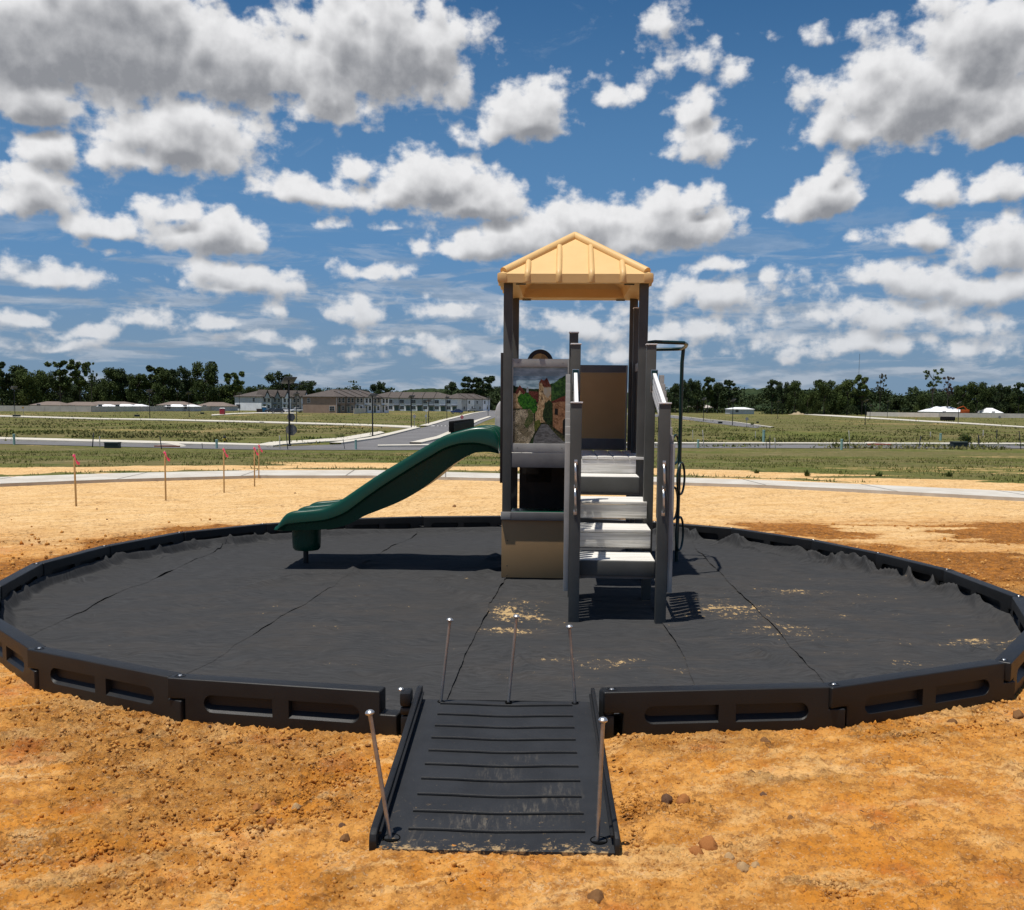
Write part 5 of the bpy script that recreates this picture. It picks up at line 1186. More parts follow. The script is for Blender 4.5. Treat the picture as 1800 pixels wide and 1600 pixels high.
def skip(x0, x1, yt, yb, label):
    p = G((x0 + x1) / 2, yb); w = (x1 - x0) / FPX * p.y / 2; h = at(x0, yt, p.y).z - p.z; root = empty('skip', p, label=label, cat='skip')
    MB().prism([(-w * .85, 0), (-w, h), (w, h), (w * .85, 0)], 'y', -.9, .9, bev=.03).build('bin', mat('skip_dark', (.035, .022, .018), .6), root)
    for k in range(5): MB().box(-w * .8 + k * w * .4 - .05, -w * .8 + k * w * .4 + .05, -.98, -.905, h * .1, h * .9).build('rib', bpy.data.materials['skip_dark'], root)
skip(452, 460.5, 718.6, 725.6, 'dark steel skip left of the blue portable toilet')
M_tyre = mat('tyre', (.012, .012, .012), .8); M_glass = mat('car_glass', (.03, .04, .05), .12)
def car(px, yb, lenpx, c, label, rz=0, van=False):
    p = G(px, yb); L = lenpx / FPX * p.y; L = max(3.9, min(L, 5.2)); h = 1.5 if not van else 1.9
    root = empty('parked_car', p, rz, label=label, cat='car', group='cars parked by the townhouses'); x = L / 2; m = mat('paint_' + label[:14], c, .25, .6, coat=1)
    MB().prism([(-x, .35), (-x, .72), (-x * .92, .88), (-x * .45, .98), (x * .55, 1.0), (x * .95, .92), (x, .6), (x * .97, .32)], 'y', -.87, .87, bev=.09).build('body', m, root)
    g = MB().prism([(-x * .50, .96), (-x * .22, h - .12), (x * .48, h - .10), (x * .86, .98)], 'y', -.76, .76, bev=.05).build('window_band', M_glass, root)
    MB().prism([(-x * .24, h - .13), (-x * .14, h), (x * .40, h), (x * .52, h - .12)], 'y', -.74, .74, bev=.05).build('roof', m, root)
    for sx in (-.62, .62):
        for sy in (-1, 1):
            wv = MB(); Mx = Matrix.Rotation(R(90), 4, 'X'); wv.lathe([(.32, -.10), (.34, -.06), (.34, .06), (.32, .10)], (sx * x, sy * .80, .33), 16, Mx); o = wv.build('wheel', M_tyre, root)
            MB().lathe([(.19, -.004), (.19, .004)], (sx * x, sy * .908, .33), 12, Mx).build('rim', M_galv, o)
for a in [(478, 726, 15, (.02, .02, .022), 'black parked car right of the blue portable toilet', .1), (488, 727, 14, (.03, .03, .033), 'dark grey parked car left of the white cars', .25), (499, 726, 18, (.75, .75, .77), 'white parked car left of the tall corner lamp', .1), (521, 725.5, 14, (.78, .78, .8), 'white parked car between corner lamp and brown townhouse', .5), (803, 727.5, 13, (.02, .04, .16), 'dark blue parked car at the right end of the long townhouse', .1), (830, 724, 9, (.25, .26, .28), 'grey parked car up the side street', .3)]: car(*a)
# ------------------------------------------------------------------ townhouses
M_shg = mat('roof_shingle', (.115, .098, .088), .9, .1, col2=(.09, .077, .07), vscale=1.5); M_trim = mat('white_trim', (.62, .62, .62), .6); M_win = mat('window_glass', (.03, .035, .04), .15)
def cm_(n, c): return bpy.data.materials.get(n) or mat(n, c, .8, .2, var=.05, vscale=.6)
M_sid = [cm_('siding_white', (.84, .85, .88)), cm_('siding_grey', (.52, .53, .54)), cm_('siding_brown', (.30, .215, .165)), cm_('siding_slate', (.27, .29, .30)), cm_('siding_cream', (.46, .41, .36)), cm_('siding_tan', (.37, .30, .24))]
def window(par, M, x, z, w, h, panes=2):
    f = MB().box(x - w / 2 - .09, x + w / 2 + .09, -.06, -.003, z - .09, z + h + .09, M).build('window', M_trim, par)
    mb = MB(); n = panes
    for k in range(n):
        a = x - w / 2 + k * w / n; mb.box(a + .03, a + w / n - .03, -.09, -.062, z, z + h / 2 - .03, M).box(a + .03, a + w / n - .03, -.09, -.062, z + h / 2 + .03, z + h, M)
    mb.build('pane', M_win, f)
def townhouse(name_lab, p, rz, W, D, H1, He, Hr, units, colors, end_w=(), front_w=None, gables=False, hip=.55, side='x'):
    """body W along local x (the long side faces -y), D deep; hipped roof; units split along x"""
    root = empty('townhouse_row', p, rz, label=name_lab, cat='townhouses', group='two storey townhouse rows'); uw = W / units
    for k in range(units):
        x0, x1 = k * uw, (k + 1) * uw; step = .25 * (k % 2)
        lo, hi = colors[k % len(colors)]
        MB().box(x0 + .004, x1 - .004, step * .0 + .002 * k, D, -.6, H1).build('lower_wall', M_sid[lo], root); MB().box(x0 + .004, x1 - .004, -.12 + .002 * k, D + .05, H1 + .004, He).build('upper_wall', M_sid[hi], root)
        MB().box(x0 - .06, x0 + .10, -.18, -.125, -.2, He - .01).build('corner_trim', cm_('dark_trim', (.06, .055, .05)) if k else M_trim, root)
        if front_w:
            for (fx, zz, w, h, kind) in front_w:
                M = Matrix.Translation((x0 + fx * uw, -.125 if zz > H1 else 0, 0))
                if kind == 'w': window(root, M, 0, zz, w, h)
                else:
                    d_ = MB().box(-w / 2, w / 2, -.08, -.003, zz, zz + h, M).build('door', M_trim if k % 2 else cm_('door_grey', (.22, .25, .23)), root); MB().box(-w / 2 + .12, w / 2 - .12, -.11, -.083, zz + .2, zz + h - .15, M).build('door_glass', cm_('door_glass_', (.10, .14, .13)), d_)
                    MB().box(-w / 2 - .3, w / 2 + .3, -1.0, -.004, zz + h + .12, zz + h + .24, M).build('porch_roof', cm_('porch_dark', (.05, .045, .04)), root)
        if gables:
            M = Matrix.Translation((x0 + uw * .5, 0, 0)); MB().prism([(-uw * .28, He - .5), (0, He + uw * .30), (uw * .28, He - .5)], 'y', -.55, D * .25, M).build('gable', M_sid[hi], root); MB().prism([(-uw * .34, He - .45), (0, He + uw * .36), (uw * .34, He - .45), (uw * .34, He - .3), (0, He + uw * .50), (-uw * .34, He - .3)], 'y', -.6, D * .3, M).build('gable_roof', M_shg, root)
    ov = .45; hx = D * hip
    V = [(-ov, -ov, He), (W + ov, -ov, He), (W + ov, D + ov, He), (-ov, D + ov, He), (-ov, -ov, He + .22), (W + ov, -ov, He + .22), (W + ov, D + ov, He + .22), (-ov, D + ov, He + .22), (hx, D / 2, Hr), (W - hx, D / 2, Hr)]
    rf = MB().faces(V, [(0, 1, 2, 3), (0, 1, 5, 4), (1, 2, 6, 5), (2, 3, 7, 6), (3, 0, 4, 7), (4, 5, 9, 8), (5, 6, 9), (6, 7, 8, 9), (7, 4, 8)]).build('roof', M_shg, root, ang=10)
    for k in range(1, units):
        x = k * uw; t = min(1, max(0, (x - 0) / hx)) if x < hx else min(1, (W - x) / hx) if x > W - hx else 1
        za = He + .22; zb = za + (Hr - za) * t
        yb = -ov + (D / 2 + ov) * t
        MB().tube([(x, -ov, za + .08), (x, yb, zb + .08)], .11, 6).build('party_ridge', cm_('ridge_dark', (.05, .045, .042)), rf)
    # plumbing vents
    for k in range(4): MB().lathe([(.10, 0), (.10, .35)], (W * (.2 + .2 * k), D * .25, He + .22 + (Hr - He) * .5), 8).build('roof_vent', M_trim, rf)
    for (fy, zz, w, h) in end_w:
        M = Matrix.Translation((-.003, fy * D, 0)) @ Matrix.Rotation(R(-90), 4, 'Z'); window(root, M, 0, zz, w, h)
    return root
def place_end(px_corner, px_far, px_right, yb, d, dx, dy):
    c = at(px_corner, yb, d); c.z = -1.3; return c
# row seen with its end wall toward us and long side running back to the right
def endrow(lab, cpx, wpx, d, dirv, W, He, Hr, H1, units, colors, ew, gables):
    c = at(cpx, 720, d); c.z = -1.3; th = math.atan2(dirv[1], dirv[0]); D = (cpx - wpx) / FPX * d / math.sin(th) * 1.0
    townhouse(lab, c, th, W, D, H1, He, Hr, units, colors, end_w=ew, front_w=[(.3, 3.25, 1.1, 1.3, 'w'), (.7, 3.25, 1.1, 1.3, 'w'), (.3, .1, 1.0, 2.1, 'd'), (.7, .9, 1.1, 1.2, 'w')], gables=gables)
endrow('pale grey and white townhouse row at the left, end wall toward us', 459.5, 405, 366, (13.2, 24), 27, 5.0, 7.6, 2.85, 5, [(0, 1), (3, 3), (0, 0), (4, 4), (0, 0)], [(.28, 3.3, .9, 1.3), (.87, .9, 1.9, 1.3)], True)
endrow('brown townhouse row with end wall toward us and tan yard fence', 591, 526, 300, (12.5, 26), 29, 4.75, 7.25, 2.65, 6, [(2, 2), (5, 2), (0, 4), (0, 0), (0, 4), (0, 0)], [(.82, 3.1, .9, 1.3), (.12, .75, 1.8, 1.3)], False)
pc = at(641, 721, 418); pe = at(804, 723, 414); pc.z = pe.z = -1.3
townhouse('long white and cream townhouse row facing us with grey roof', pc, math.atan2(pe.y - pc.y, pe.x - pc.x), (pe - pc).length, 13, 2.6, 5.2, 7.9, 8, [(4, 4), (4, 4), (0, 1), (0, 1), (0, 1), (0, 1), (0, 0), (0, 0)], front_w=[(.24, 3.25, 1.7, 1.3, 'w'), (.24, .8, 1.7, 1.3, 'w'), (.76, .05, 1.9, 2.1, 'd')], hip=.7)
pc = at(806, 722.6, 424); pc.z = -1.3
townhouse('distant townhouse row running back behind the right end of the long row', pc, R(58), 24, 9, 2.6, 5.1, 7.6, 4, [(1, 1), (0, 0), (1, 1), (0, 0)], front_w=[(.3, 3.25, 1.0, 1.2, 'w'), (.7, .8, 1.0, 1.2, 'w')], hip=.6)
# low houses beyond the fence, only their roofs showing
M_tanroof = cm_('tan_shingle', (.19, .15, .125)); M_metal = cm_('white_metal_roof', (.82, .83, .84))
def lowhouse(x0, x1, yt, ye, d, lab, m=None, D=11):
    a, c = at(x0, 720, d), at(x1, 720, d); W = c.x - a.x; zr, ze = at((x0 + x1) / 2, yt, d).z, at((x0 + x1) / 2, ye, d).z
    root = empty('low_house', (a.x, a.y, -1.3), label=lab, cat='house', group='low houses beyond the fences'); ze += 1.3; zr += 1.3; ze = min(ze, zr - .5)
    MB().box(.3, W - .3, 0, D, -.6, ze).build('wall', M_sid[1], root); hx = min(D * .5, W * .3)
    V = [(0, -.4, ze), (W, -.4, ze), (W, D + .4, ze), (0, D + .4, ze), (hx, D / 2, zr), (W - hx, D / 2, zr)]
    MB().faces(V, [(3, 2, 1, 0), (0, 1, 5, 4), (1, 2, 5), (2, 3, 4, 5), (3, 0, 4)]).build('roof', m or M_tanroof, root, ang=10)
    window(root, Matrix.Identity(4), W * .3, .8, 1.2, 1.1)
for a in [(51, 108, 705.8, 712.5, 330, 'tan roofed low house behind the left end of the fence'), (100, 168, 706.5, 713, 345, 'wide tan roofed low house second behind the left fence'), (135, 236, 705.8, 712, 360, 'tan roofed low house behind the first white sheds'), (274, 332, 705.8, 712.5, 350, 'tan roofed low house behind the right pair of sheds'), (341, 404, 707, 714, 345, 'grey tan low house next to the pale townhouse row')]: lowhouse(*a)
for a in [(168, 196, 711, 714.8, 318, 'first white metal roofed shed behind the left fence'), (196, 232, 710.5, 715.6, 316, 'second, largest white metal roofed shed behind the left fence'), (224, 252, 710.8, 714.8, 322, 'third white metal roofed shed behind the left fence'), (286, 322, 711, 715, 318, 'white metal roofed shed left of the last fence panels'), (318, 343, 711.4, 714.8, 320, 'small white metal roofed shed near the third lamp')]: lowhouse(*a, M_metal, 7)
lowhouse(1282, 1327, 716.2, 719.5, 400, 'white roofed open barn right of the climbing pole', M_metal, 9)
lowhouse(1642, 1702, 714.8, 724.2, 395, 'large white metal roof behind the long fence at right', M_metal, 16); lowhouse(1739, 1764, 717.4, 726, 398, 'smaller white metal roof farther right behind the long fence', M_metal, 12); lowhouse(1207, 1262, 712, 717, 520, 'pale low building behind the trees right of the climbing pole', M_sid[4], 12)
# ------------------------------------------------------------------ fences
M_vin = cm_('vinyl_tan', (.60, .55, .48)); M_vin2 = cm_('vinyl_tan_pale', (.66, .60, .53))
def fence(pts, h, lab, m, name='fence'):
    P_ = [Vector((p.x, p.y, gz(p.y))) for p in pts]; root = empty(name, P_[0], label=lab, cat='fence'); k = 0
    for a, c in zip(P_[:-1], P_[1:]):
        n = max(1, int((c - a).length / 4.0)); d = (c - a)
        ang = math.atan2(d.y, d.x)
        for i in range(n):
            q = a + d * (i / n) - P_[0]; L = d.length / n; M = Matrix.Translation(q) @ Matrix.Rotation(ang, 4, 'Z')
            MB().box(.07, L - .07, -.02, .02, -.1, h, M).build('fence_panel', m, root); MB().box(-.065, .065, -.07, .07, -.2, h + .08, M).build('fence_post', m, root); k += 1
            if k >= 98: break
    print(lab, 'panels', k)
hf = at(50, 713.4, G(50, 724).y).z - G(50, 724).z
fence([G(-60, 722.5), G(160, 724.2), G(161, 724.2), G(330, 722.5), G(404, 722)], hf * .96, 'long tan vinyl fence across the left field, before low roofs', M_vin)
hr = at(1650, 726.3, G(1650, 734.2).y).z - G(1650, 734.2).z
fence([G(1524, 731.6), G(1650, 733.6), G(1880, 735.8)], hr, 'long tan vinyl fence across the right field', M_vin2)
fence([G(622, 727.6), G(654, 725.5)], 1.5, 'short cream yard fence beside the brown townhouse row', M_vin2)
# sand heap and orange digger at the right
p = at(1402, 724.5, 400); w = 32 / FPX * 400 / 2
mb = MB(); mb.grid(lambda i, j: (w * (i / 12 - .5) * 2.1, 6 * (j / 8 - .5), max(-.3, 1.25 * math.exp(-((i / 12 - .5) * 3.2) ** 2 - ((j / 8 - .5) * 3) ** 2) * (1 + .3 * math.sin(i * 2.2)) - .1)), 13, 9)
mb.build('sand_heap', cm_('heap_sand', (.34, .27, .17)), loc=(p.x, p.y, -1.3), label='low pale sand heap in front of the trees at right', cat='sand heap')
p = at(1696, 722, 392); root = empty('digger', (p.x, p.y, -1.3), label='orange digger half hidden between the white roofs at right', cat='digger'); mo = cm_('digger_orange', (.45, .09, .02))
MB().box(-1.4, 1.4, -1, 1, 1.0, 2.6, bev=.1).build('body', mo, root); MB().box(-1.5, 1.5, -1.2, 1.2, -.1, .95, bev=.2).build('track', M_tyre, root); MB().tube([(1.2, 0, 2.3), (-.6, 0, 3.9), (-2.6, 0, 3.2), (-3.2, 0, 2.6)], .18, 8).build('arm', mo, root)
# radio mast
p = at(1507, 722, 900); h = at(1507, 622, 900).z + 1.3
root = empty('radio_mast', (p.x, p.y, -1.3), label='thin radio mast rising above the trees at right', cat='radio mast'); mm = cm_('mast_grey', (.09, .09, .10))
for k in range(3): MB().tube([(.45 * math.cos(R(120 * k)), .45 * math.sin(R(120 * k)), -1), (.2 * math.cos(R(120 * k)), .2 * math.sin(R(120 * k)), h)], .05, 5).build('leg', mm, root)
MB().lathe([(.9, h * .60), (.9, h * .60 + .8)], (0, 0, 0), 10).build('dish_collar', mm, root)
# ------------------------------------------------------------------ hills
def hills():
    M_h = bpy.data.materials.new('hill_wood'); M_h.use_nodes = True; t = M_h.node_tree; b = NB(t); bs = t.nodes['Principled BSDF']; P = b.n('ShaderNodeNewGeometry').outputs['Position']
    c = b.mix(b.ss(b.noise(P, .035, 7, .7), .35, .65), (.020, .034, .018), (.045, .062, .030)); fm = b.ss(b.noise(b.v('MULTIPLY', P, (1, .3, 1)), .0045, 3, .5), .60, .63)
    c = b.mix(b.m('MULTIPLY', fm, .0), c, (.10, .13, .035)); b.put(bs.inputs['Base Color'], c); bs.inputs['Roughness'].default_value = 1; bs.inputs['Specular IOR Level'].default_value = 0
    ctl = [(-900, 704), (-200, 703), (300, 702), (560, 697), (620, 693), (690, 688.5), (740, 682.5), (800, 682.5), (850, 684.5), (880, 682), (960, 684), (1130, 690), (1200, 688), (1290, 684.5), (1340, 681.5), (1400, 683), (1480, 689), (1560, 695), (1620, 697), (1700, 701), (1900, 706), (2700, 712)]
    d0 = 1700.; nx, ny = 700, 14; V = []
    xs = np.linspace(-900, 2700, nx)
    for i, px in enumerate(xs):
        q = at(px, 700, d0); zt_ = at(px, np.interp(px, [c_[0] for c_ in ctl], [c_[1] for c_ in ctl]), d0).z
        for j in range(ny):
            f = j / (ny - 1); y = d0 - 600 + f * 700; z = -1.5 + (zt_ + 1.5) * min(1, (f / .857)) ** 1.5 if f < .857 else -1.5 + (zt_ + 1.5) * (1 - (f - .857) / .143 * .4)
            zn = (float(vnoise(np.array(px * .35), np.array(j * 2.1), 5)) + float(vnoise(np.array(px * 1.1), np.array(j * 4.1), 6)) - 1) * 3.2 * min(1, f * 3)
            V.append((q.x * y / d0, y, z + zn))
    idx = np.arange(nx * ny).reshape(nx, ny); F = np.stack([idx[:-1, :-1], idx[1:, :-1], idx[1:, 1:], idx[:-1, 1:]], -1).reshape(-1, 4)
    np_mesh('hills', np.array(V), F, M_h, smooth=False, kind='structure')
    # a cleared green field on the far slope
hills()
# ------------------------------------------------------------------ trees
M_lf = []
for i, (c1, c2) in enumerate([((.036, .056, .016), (.075, .100, .028)), ((.050, .078, .020), (.095, .120, .034)), ((.028, .046, .018), (.056, .078, .028)), ((.060, .062, .032), (.09, .085, .05)), ((.08, .055, .045), (.11, .075, .06))]):
    m = bpy.data.materials.new('leaf_%s' % 'abcde'[i]); m.use_nodes = True; t = m.node_tree; b = NB(t); bs = t.nodes['Principled BSDF']; P = b.n('ShaderNodeTexCoord').outputs['Object']
    b.put(bs.inputs['Base Color'], b.mix(b.ss(b.noise(P, .5, 4, .6), .35, .65), c1, c2)); bs.inputs['Roughness'].default_value = .8; bs.inputs['Specular IOR Level'].default_value = .15; M_lf.append(m)
M_bark = cm_('bark', (.075, .062, .05))
def leaves(cent, rad, n, size):
    """leaf clumps filling ellipsoids"""
    C = []; per = np.array([r_[0] * r_[1] * r_[2] for r_ in rad]) ** .66; per = per / per.sum()
    for c, r_, q in zip(cent, rad, per):
        k = max(6, int(n * q)); d = rng.normal(size=(k, 3)); d /= np.linalg.norm(d, axis=1)[:, None]; rr_ = rng.random(k) ** .45
        C.append(np.array(c) + d * rr_[:, None] * np.array(r_))
    C = np.concatenate(C); n = len(C); u = rng.normal(size=(n, 3)); u /= np.linalg.norm(u, axis=1)[:, None]; w = rng.normal(size=(n, 3)); w -= (w * u).sum(1)[:, None] * u; w /= np.linalg.norm(w, axis=1)[:, None]
    s = size * (.6 + .8 * rng.random(n))[:, None]
    V = np.stack([C - u * s, C - w * s * .6, C + u * s, C + w * s * .6], 1).reshape(-1, 3); return V, np.arange(n * 4).reshape(-1, 4)
def tree_kind(kind, seed):
    """unit tree 1 m tall; returns crown and trunk meshes"""
    random.seed(seed); cent = []; rad = []; limbs = []
    if kind == 'oak':
        H0 = .26
        for k in range(16):
            a = random.random() * 6.28; r_ = random.random() ** .5 * .34; z = .42 + random.random() * .46; r_ *= 1 - max(0, z - .7) * 1.8
            c = (r_ * math.cos(a), r_ * math.sin(a), z); s = random.uniform(.08, .15); cent.append(c); rad.append((s * 1.15, s * 1.15, s * .8)); limbs.append(c)
        for k in range(7): 
            a = k; cent.append((.26 * math.cos(a), .26 * math.sin(a), random.uniform(.22, .38))); rad.append((.12, .12, .13))
    elif kind == 'bushy':
        for k in range(16):
            a = random.random() * 6.28; r_ = random.random() ** .5 * .36; z = .10 + random.random() * .72; r_ *= 1 - max(0, z - .5) * 1.1
            cent.append((r_ * math.cos(a), r_ * math.sin(a), z)); s = random.uniform(.11, .18); rad.append((s * 1.2, s * 1.2, s)); limbs.append(cent[-1])
    elif kind == 'tall':
        for k in range(30):
            a = random.random() * 6.28; z = .34 + random.random() * .56; r_ = random.random() ** .7 * .21 * (1.2 - abs(z - .65) * 1.4); c = (r_ * math.cos(a), r_ * math.sin(a), z); s = random.uniform(.025, .065)
            cent.append(c); rad.append((s * 1.2, s * 1.2, s)); limbs.append(c)
    elif kind == 'sparse':
        for k in range(34):
            a = random.random() * 6.28; z = .50 + random.random() * .46; r_ = random.uniform(.04, .25) * (1 - abs(z - .76) * 1.4); c = (r_ * math.cos(a), r_ * math.sin(a), z); s = random.uniform(.014, .038)
            cent.append(c); rad.append((s * 1.3, s * 1.3, s * .9)); limbs.append(c)
    n = {'oak': 6500, 'bushy': 6500, 'tall': 4200, 'sparse': 1700}[kind]; V, F = leaves(cent, rad, n, .021 if kind != 'sparse' else .014)
    cr = np_mesh('crown', V, F, M_lf[0], smooth=False)
    mb = MB(); zt_ = .55 if kind in ('oak', 'bushy') else .85; mb.tube([(0, 0, -.06), (.006, 0, .2), (-.006, .006, zt_ * .7), (0, 0, zt_)], [.026, .019, .013, .005] if kind in ('oak', 'bushy') else [.016, .012, .008, .003], 7)
    for c in limbs[:10]: z0 = min(zt_ * .9, max(.15, c[2] - .18)); mb.tube([(0, 0, z0), (c[0] * .5, c[1] * .5, (z0 + c[2]) / 2 - .01), c], [.008, .005, .002], 5)
    tr = mb.build('trunk', M_bark); me1, me2 = cr.data, tr.data; bpy.data.objects.remove(cr); bpy.data.objects.remove(tr)
    return [me1, me2]
KM = {}
for kd, ns_ in (('oak', 4), ('bushy', 3), ('tall', 3), ('sparse', 2)): KM[kd] = [tree_kind(kd, 100 + 7 * i) for i in range(ns_)]
random.seed(5)
def mesh_with(me, m):
    key = me.name + m.name
    if key not in KIDS: q = me.copy(); q.materials.clear(); q.materials.append(m); KIDS[key] = q
    return KIDS[key]
tree_i = 0
def tree(px, ytop, wpx, kind, d, leaf, label, base=-1.3):
    global tree_i
    p = at(px, 700, d); h = at(px, ytop, d).z - base; w = wpx / FPX * d; nat = {'oak': .86, 'bushy': .92, 'tall': .5, 'sparse': .52}[kind]
    me1, me2 = KM[kind][tree_i % len(KM[kind])]; tree_i += 1
    root = empty('tree', (p.x, p.y, base), random.uniform(0, 6.28), label=label, cat='tree', group='trees along the edge of the fields')
    h *= 1 / .97; s = 1.22 * w / nat; root.scale = (s, s, h)
    for nm, me in (('crown', mesh_with(me1, M_lf[leaf])), ('trunk', me2)):
        o = bpy.data.objects.new(nm, me); COL.objects.link(o); o.parent = root
T = [(-20, 640, 60, 'oak', 430, 0, 'dark tree cut by the left edge of the photo'), (4, 634, 34, 'tall', 440, 2, 'tall dark tree at the left edge'), (30, 642, 44, 'oak', 450, 0, 'rounded dark tree above the leftmost solar lamp'), (55, 637, 48, 'bushy', 445, 1, 'broad green tree second from the left edge'), (84, 650, 36, 'bushy', 455, 0, 'lower bushy tree left of the tall airy one'), (106, 630, 42, 'tall', 430, 0, 'tall airy dark tree with bare lower trunks at left'), (128, 668, 34, 'bushy', 460, 2, 'low dark tree between the two tallest left trees'), (141, 630, 28, 'tall', 435, 1, 'tall narrow pale green tree at left'), (161, 636, 22, 'sparse', 425, 1, 'thin sparse tree leaning beside the narrow tall one'), (176, 668, 34, 'bushy', 455, 0, 'low dark tree right of the sparse one'), (196, 646, 40, 'oak', 450, 0, 'rounded tree above the first white shed'), (216, 647, 42, 'bushy', 455, 2, 'dense dark tree above the second white shed'), (240, 650, 34, 'oak', 448, 0, 'dark tree left of the second solar lamp'), (268, 640, 36, 'tall', 452, 0, 'tall dark tree above the second solar lamp'), (288, 648, 36, 'oak', 446, 0, 'dark tree right of the second solar lamp'), (312, 640, 44, 'oak', 450, 2, 'broad dark tree left of the tall full one'), (336, 662, 30, 'bushy', 456, 0, 'low dark tree above the third solar lamp'), (360, 635, 48, 'oak', 440, 0, 'tall full dark tree above the grey low house'), (386, 672, 34, 'bushy', 450, 1, 'low green tree left of the knobbly topped one'), (413, 651, 30, 'tall', 430, 1, 'knobbly topped green tree above the pale townhouses'), (405, 675, 50, 'bushy', 445, 1, 'bushy green tree behind the pale townhouse roof'), (440, 671, 22, 'bushy', 450, 0, 'small dark tree behind the pale townhouse ridge'),
     (462, 683, 36, 'bushy', 520, 2, 'low dark tree behind the parked cars'), (492, 650, 46, 'oak', 500, 2, 'large dark tree behind the tall corner lamp'), (515, 668, 30, 'oak', 505, 2, 'dark tree just right of the corner lamp panel'), (538, 669, 36, 'oak', 500, 2, 'dark tree left of the brown townhouse ridge'), (562, 682, 26, 'bushy', 520, 2, 'low dark tree behind the brown ridge'), (598, 676, 26, 'bushy', 560, 2, 'dark tree behind the brown row, right of the ridge'), (621, 669, 16, 'sparse', 550, 1, 'small pale airy tree behind the brown row'), (642, 684, 30, 'bushy', 600, 2, 'low dark tree behind the start of the long row'), (658, 675, 24, 'oak', 600, 2, 'dark tree left of the round topped one behind the long row'), (673, 668, 26, 'oak', 590, 2, 'round topped dark tree behind the long row'), (689, 679, 10, 'tall', 580, 1, 'tiny thin tree behind the long row'),
     (783, 684, 22, 'bushy', 520, 2, 'dark bushy tree behind the right end of the long row'), (793, 671, 30, 'oak', 500, 2, 'dark oak behind the right end of the long row'), (822, 659, 30, 'tall', 470, 2, 'tall dark tree left of the pair beside the slide top'), (838, 664, 26, 'tall', 475, 2, 'tall dark tree in the middle of the clump above the slide'), (850, 659, 36, 'tall', 465, 2, 'tallest dark tree just left of the tower'), (812, 690, 34, 'bushy', 480, 2, 'low dark shrubby tree beyond the blue car'), (846, 692, 44, 'bushy', 490, 2, 'low dark shrubby tree where the side street ends'), (872, 678, 30, 'bushy', 600, 2, 'distant round tree touching the tower post'),
     (1150, 674, 34, 'bushy', 430, 2, 'dark tree between tower and climbing pole'), (1188, 674, 24, 'oak', 430, 2, 'dark tree directly behind the climbing pole'), (1210, 663, 28, 'oak', 425, 2, 'dark round tree right of the climbing pole'), (1226, 668, 26, 'bushy', 435, 0, 'bushy dark tree second right of the climbing pole'), (1244, 660, 24, 'tall', 428, 0, 'tall wispy topped tree above the first right lamp'), (1262, 672, 26, 'oak', 430, 2, 'dark tree left of the valley gap'), (1281, 665, 30, 'tall', 426, 2, 'twin topped dark tree at the left of the valley gap'), (1357, 665, 22, 'tall', 400, 2, 'leaning dark tree right of the valley gap'), (1376, 671, 24, 'oak', 405, 2, 'dark tree second right of the valley gap'), (1397, 669, 30, 'oak', 402, 0, 'dark rounded tree above the sand heap'), (1420, 682, 32, 'bushy', 405, 1, 'low green tree right of the sand heap'), (1449, 661, 38, 'oak', 400, 0, 'big green oak in the middle of the right side'), (1470, 676, 30, 'bushy', 404, 1, 'lower green tree beside the big oak'), (1490, 667, 38, 'oak', 398, 1, 'broad green tree before the radio mast'), (1516, 657, 26, 'tall', 392, 1, 'tall tree just right of the radio mast'), (1508, 690, 40, 'bushy', 396, 2, 'low dark tree at the left end of the long tan fence'), (1547, 657, 18, 'sparse', 420, 3, 'thin sparse bare topped tree standing alone'),
     (1572, 694, 34, 'bushy', 480, 2, 'distant low tree left of the dip in the right wood'), (1604, 696, 32, 'bushy', 470, 0, 'distant low tree in the dip of the right wood'), (1626, 684, 26, 'bushy', 425, 0, 'dark tree left of the tall airy round one'), (1639, 648, 34, 'sparse', 405, 1, 'tall airy round crowned tree above the large white roof'), (1666, 662, 24, 'sparse', 400, 4, 'reddish bare crowned tree beside the airy round one'), (1656, 684, 36, 'bushy', 415, 2, 'dense dark tree behind the large white roof'), (1690, 671, 32, 'oak', 412, 0, 'dark oak right of the reddish tree'), (1718, 671, 36, 'oak', 408, 0, 'broad oak above the third right lamp'), (1736, 673, 30, 'bushy', 414, 1, 'green tree between the broad oaks'), (1757, 672, 34, 'oak', 406, 2, 'dark oak above the smaller white roof'), (1778, 690, 30, 'bushy', 410, 0, 'low tree near the right edge'), (1791, 670, 22, 'tall', 400, 2, 'tall dark tree at the right edge'), (1822, 676, 50, 'oak', 405, 0, 'dark tree cut by the right edge')]
for a in T: tree(*a)
# the unbroken wood filling in behind the single trees
def wood():
    cent = []; rad = []
    for (x0, x1, y0, y1, d) in [(-60, 120, 664, 712, 470), (110, 180, 674, 712, 470), (170, 375, 668, 712, 472), (360, 480, 682, 712, 472), (440, 640, 684, 712, 560), (640, 800, 692, 700, 640), (775, 890, 690, 716, 520), (1130, 1300, 686, 716, 450), (1296, 1350, 694, 716, 620), (1345, 1560, 688, 722, 420), (1550, 1620, 695, 724, 470), (1600, 1880, 686, 726, 430)]:
        x = x0
        while x < x1:
            yt = y0 + rng.random() ** .7 * 14; p = at(x, yt, d + rng.random() * 25); zb = -1.3; n = max(1, int((p.z - zb) / 4.5))
            for k in range(n + 1):
                z = zb + (p.z - zb) * k / n; cent.append((p.x + rng.normal() * .8, p.y - (1 - k / n) * 2, z)); rad.append((3.0, 2.6, 2.7))
            x += 4.2 * 430 / d
    V, F = leaves(cent, rad, 150000, .50)
    np_mesh('woodland', V, F, M_lf[2], smooth=False, kind='stuff', label='unbroken dark wood behind the single trees', cat='woodland')
